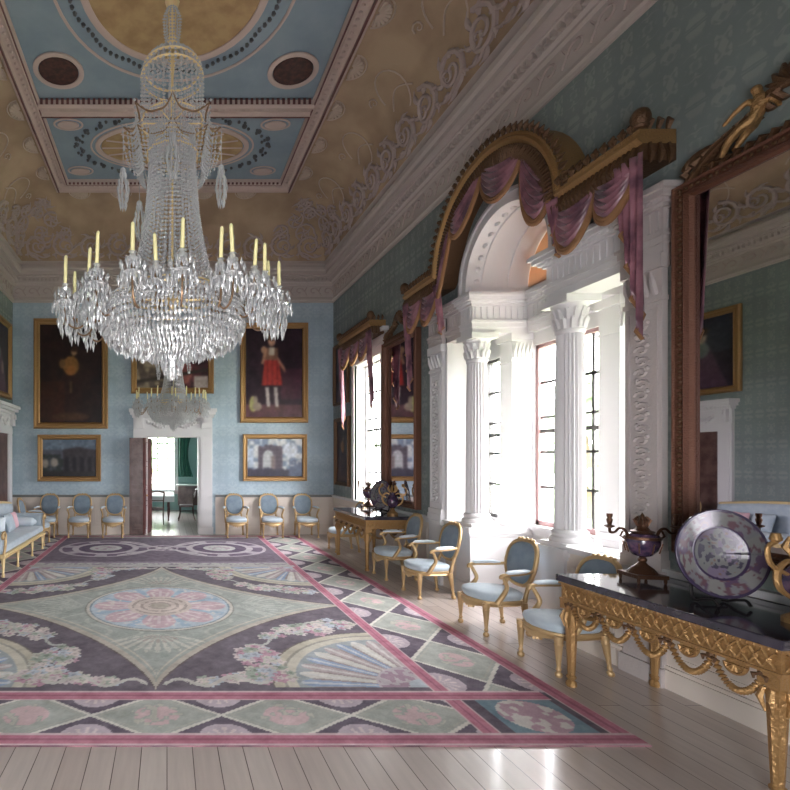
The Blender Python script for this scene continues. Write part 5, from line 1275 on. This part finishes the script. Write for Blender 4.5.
    b.build('drop_bowl', K, t, smooth=0, kind='stuff')
    b = MB(); b.lathe([(.02,2.66),(.035,2.62),(.02,2.56),(.03,2.52),(.01,2.49),(.002,2.47)], n=10); b.build('finial', K, t, smooth=0)
    # pendants on the crown points
    for k in (0, 3, 4, 6):
        a = 2*PI*k/nP; L_ = (.3, 0, 0, .42, .32, 0, .3)[k]; r = .33; b = MB(); x, y = r*math.cos(a), r*math.sin(a)
        b.tube([(x,y,4.17),(x,y,4.2-L_)], .0022, 4)
        for q in range(5):
            zz = 4.2-L_-.05*q
            for j in range(7): aa = 2*PI*j/7; rr = (.018, .03, .038, .03, .02)[q]; b.add(*[(lambda X, Y, Z: ([(X+.009,Y,Z-.03),(X,Y+.009,Z-.03),(X-.009,Y,Z-.03),(X,Y-.009,Z-.03),(X,Y,Z),(X,Y,Z-.07)], [(0,1,4),(1,2,4),(2,3,4),(3,0,4),(1,0,5),(2,1,5),(3,2,5),(0,3,5)]))(x+rr*math.cos(aa), y+rr*math.sin(aa), zz)][0])
        b.ball((x, y, 4.2-L_), .022, 8, 6); b.build('pendant', K, t, smooth=0)
    for i, (x, y, z) in enumerate(CH_C):
        r = math.hypot(x, y); ux, uy = x/r, y/r; rr = random.Random(i)
        b = MB(); b.tube([(.3*ux, .3*uy, 3.03), (.42*ux*r/.6, .42*uy*r/.6, 2.98), (.5*r/.6*ux, .5*r/.6*uy, 2.84), (x*.93, y*.93, 2.83), (x*1.0, y*1.0, 2.89), (x, y, z-.08)], [.0065]*6, 6)
        b.tube([(x, y, z-.1), (x, y, z)], .011, 6)
        arm = b.build('candle_arm', G, t, smooth=60)
        b = MB(); b.lathe([(.012,-.02),(.03,-.005),(.034,.008),(.02,.012),(.016,.035),(.024,.04)], (x, y, z), 12); b.lathe([(.014,-.1),(.055,-.09),(.062,-.08),(.058,-.075),(.014,-.085)], (x, y, z), 16); b.build('drip_pan', K, arm, smooth=0)
        b = MB()
        tiers = [(.058, .085, -.085, 13), (.07, .06, -.02, 11), (.085, .07, -.1, 14)]+([(.036, .09, -.16, 8), (.03, .09, -.24, 7), (.05, .07, -.2, 9)] if abs(x) > .45 else [])
        for ring_, ln, zz, nn in tiers:
            for k in range(nn): a = 2*PI*k/nn+ring_*20; drop(x+ring_*math.cos(a), y+ring_*math.sin(a), z+zz+(.02*(k%2)), ln, .0105, b)
        for k in range(9): a = 2*PI*k/9; drop(x+.03*math.cos(a), y+.03*math.sin(a), z-.004, .06, .009, b)
        b.build('prism_fringe', K, arm, smooth=0)
        b = MB(); tl = .2+.04*rr.random(); lx, ly = rr.uniform(-.012, .012), rr.uniform(-.012, .012)
        b.tube([(x, y, z+.01), (x+lx*.8, y+ly, z+tl*.85), (x+lx, y+ly, z+tl*.97), (x+lx, y+ly, z+tl)], [.0125,.0115,.009,.003], 10); b.build('candle', M['candle'], arm, smooth=60)
    return t
ch = make_chandelier()
place(ch, False, (.035, 3.33, 0), 0, 'great crystal chandelier with pale yellow candles, the nearer of the two')
place(ch, True, (.13, 9.8, 0), math.radians(20), 'crystal chandelier seen small below the bowl of the great one')

# ------------------------------------------------------------------ outside
struct(MB().box(5.3, 90, -40, 60, -1.3, -1.2).build('lawn_ground', M['lawn'], smooth=0)); struct(MB().box(5.3, 10, -10, 30, -1.2, -1.19).build('path_outside', M['gravel'], smooth=0))
struct(MB().box(-30, 5.3, 20.5, 60, -1.3, -1.2).build('lawn_north', M['lawn'], smooth=0))
def tree(x, y, hgt, seed, label):
    r = random.Random(seed); t = empty('tree', (x, y, -1.2), 0, label, 'tree', 'trees in the park outside')
    b = MB(); b.tube([(0,0,0),(.1,0,hgt*.3),(0,.1,hgt*.6)], [.3,.22,.1], 8); b.build('trunk', M['bark'], t)
    b = MB()
    for k in range(46):
        a = r.uniform(0, 2*PI); q = r.uniform(0, 1); rad = hgt*.32*math.sin(PI*(.15+.8*q))*r.uniform(.4, 1)
        b.ball((rad*math.cos(a), rad*math.sin(a), hgt*(.25+.7*q)), hgt*r.uniform(.06, .11), 8, 6, (1,1,.8), .25)
    b.build('foliage', M['leafm'], t, smooth=0)
tree(22, 26, 8, 1, 'pale green tree seen through the centre window'); tree(30, 30, 9, 2, 'tall tree seen faintly beyond the side light'); tree(19, 38, 8, 3, 'tree seen beyond the far window'); tree(-1.5, 40, 9, 4, 'tree outside the window of the room beyond')
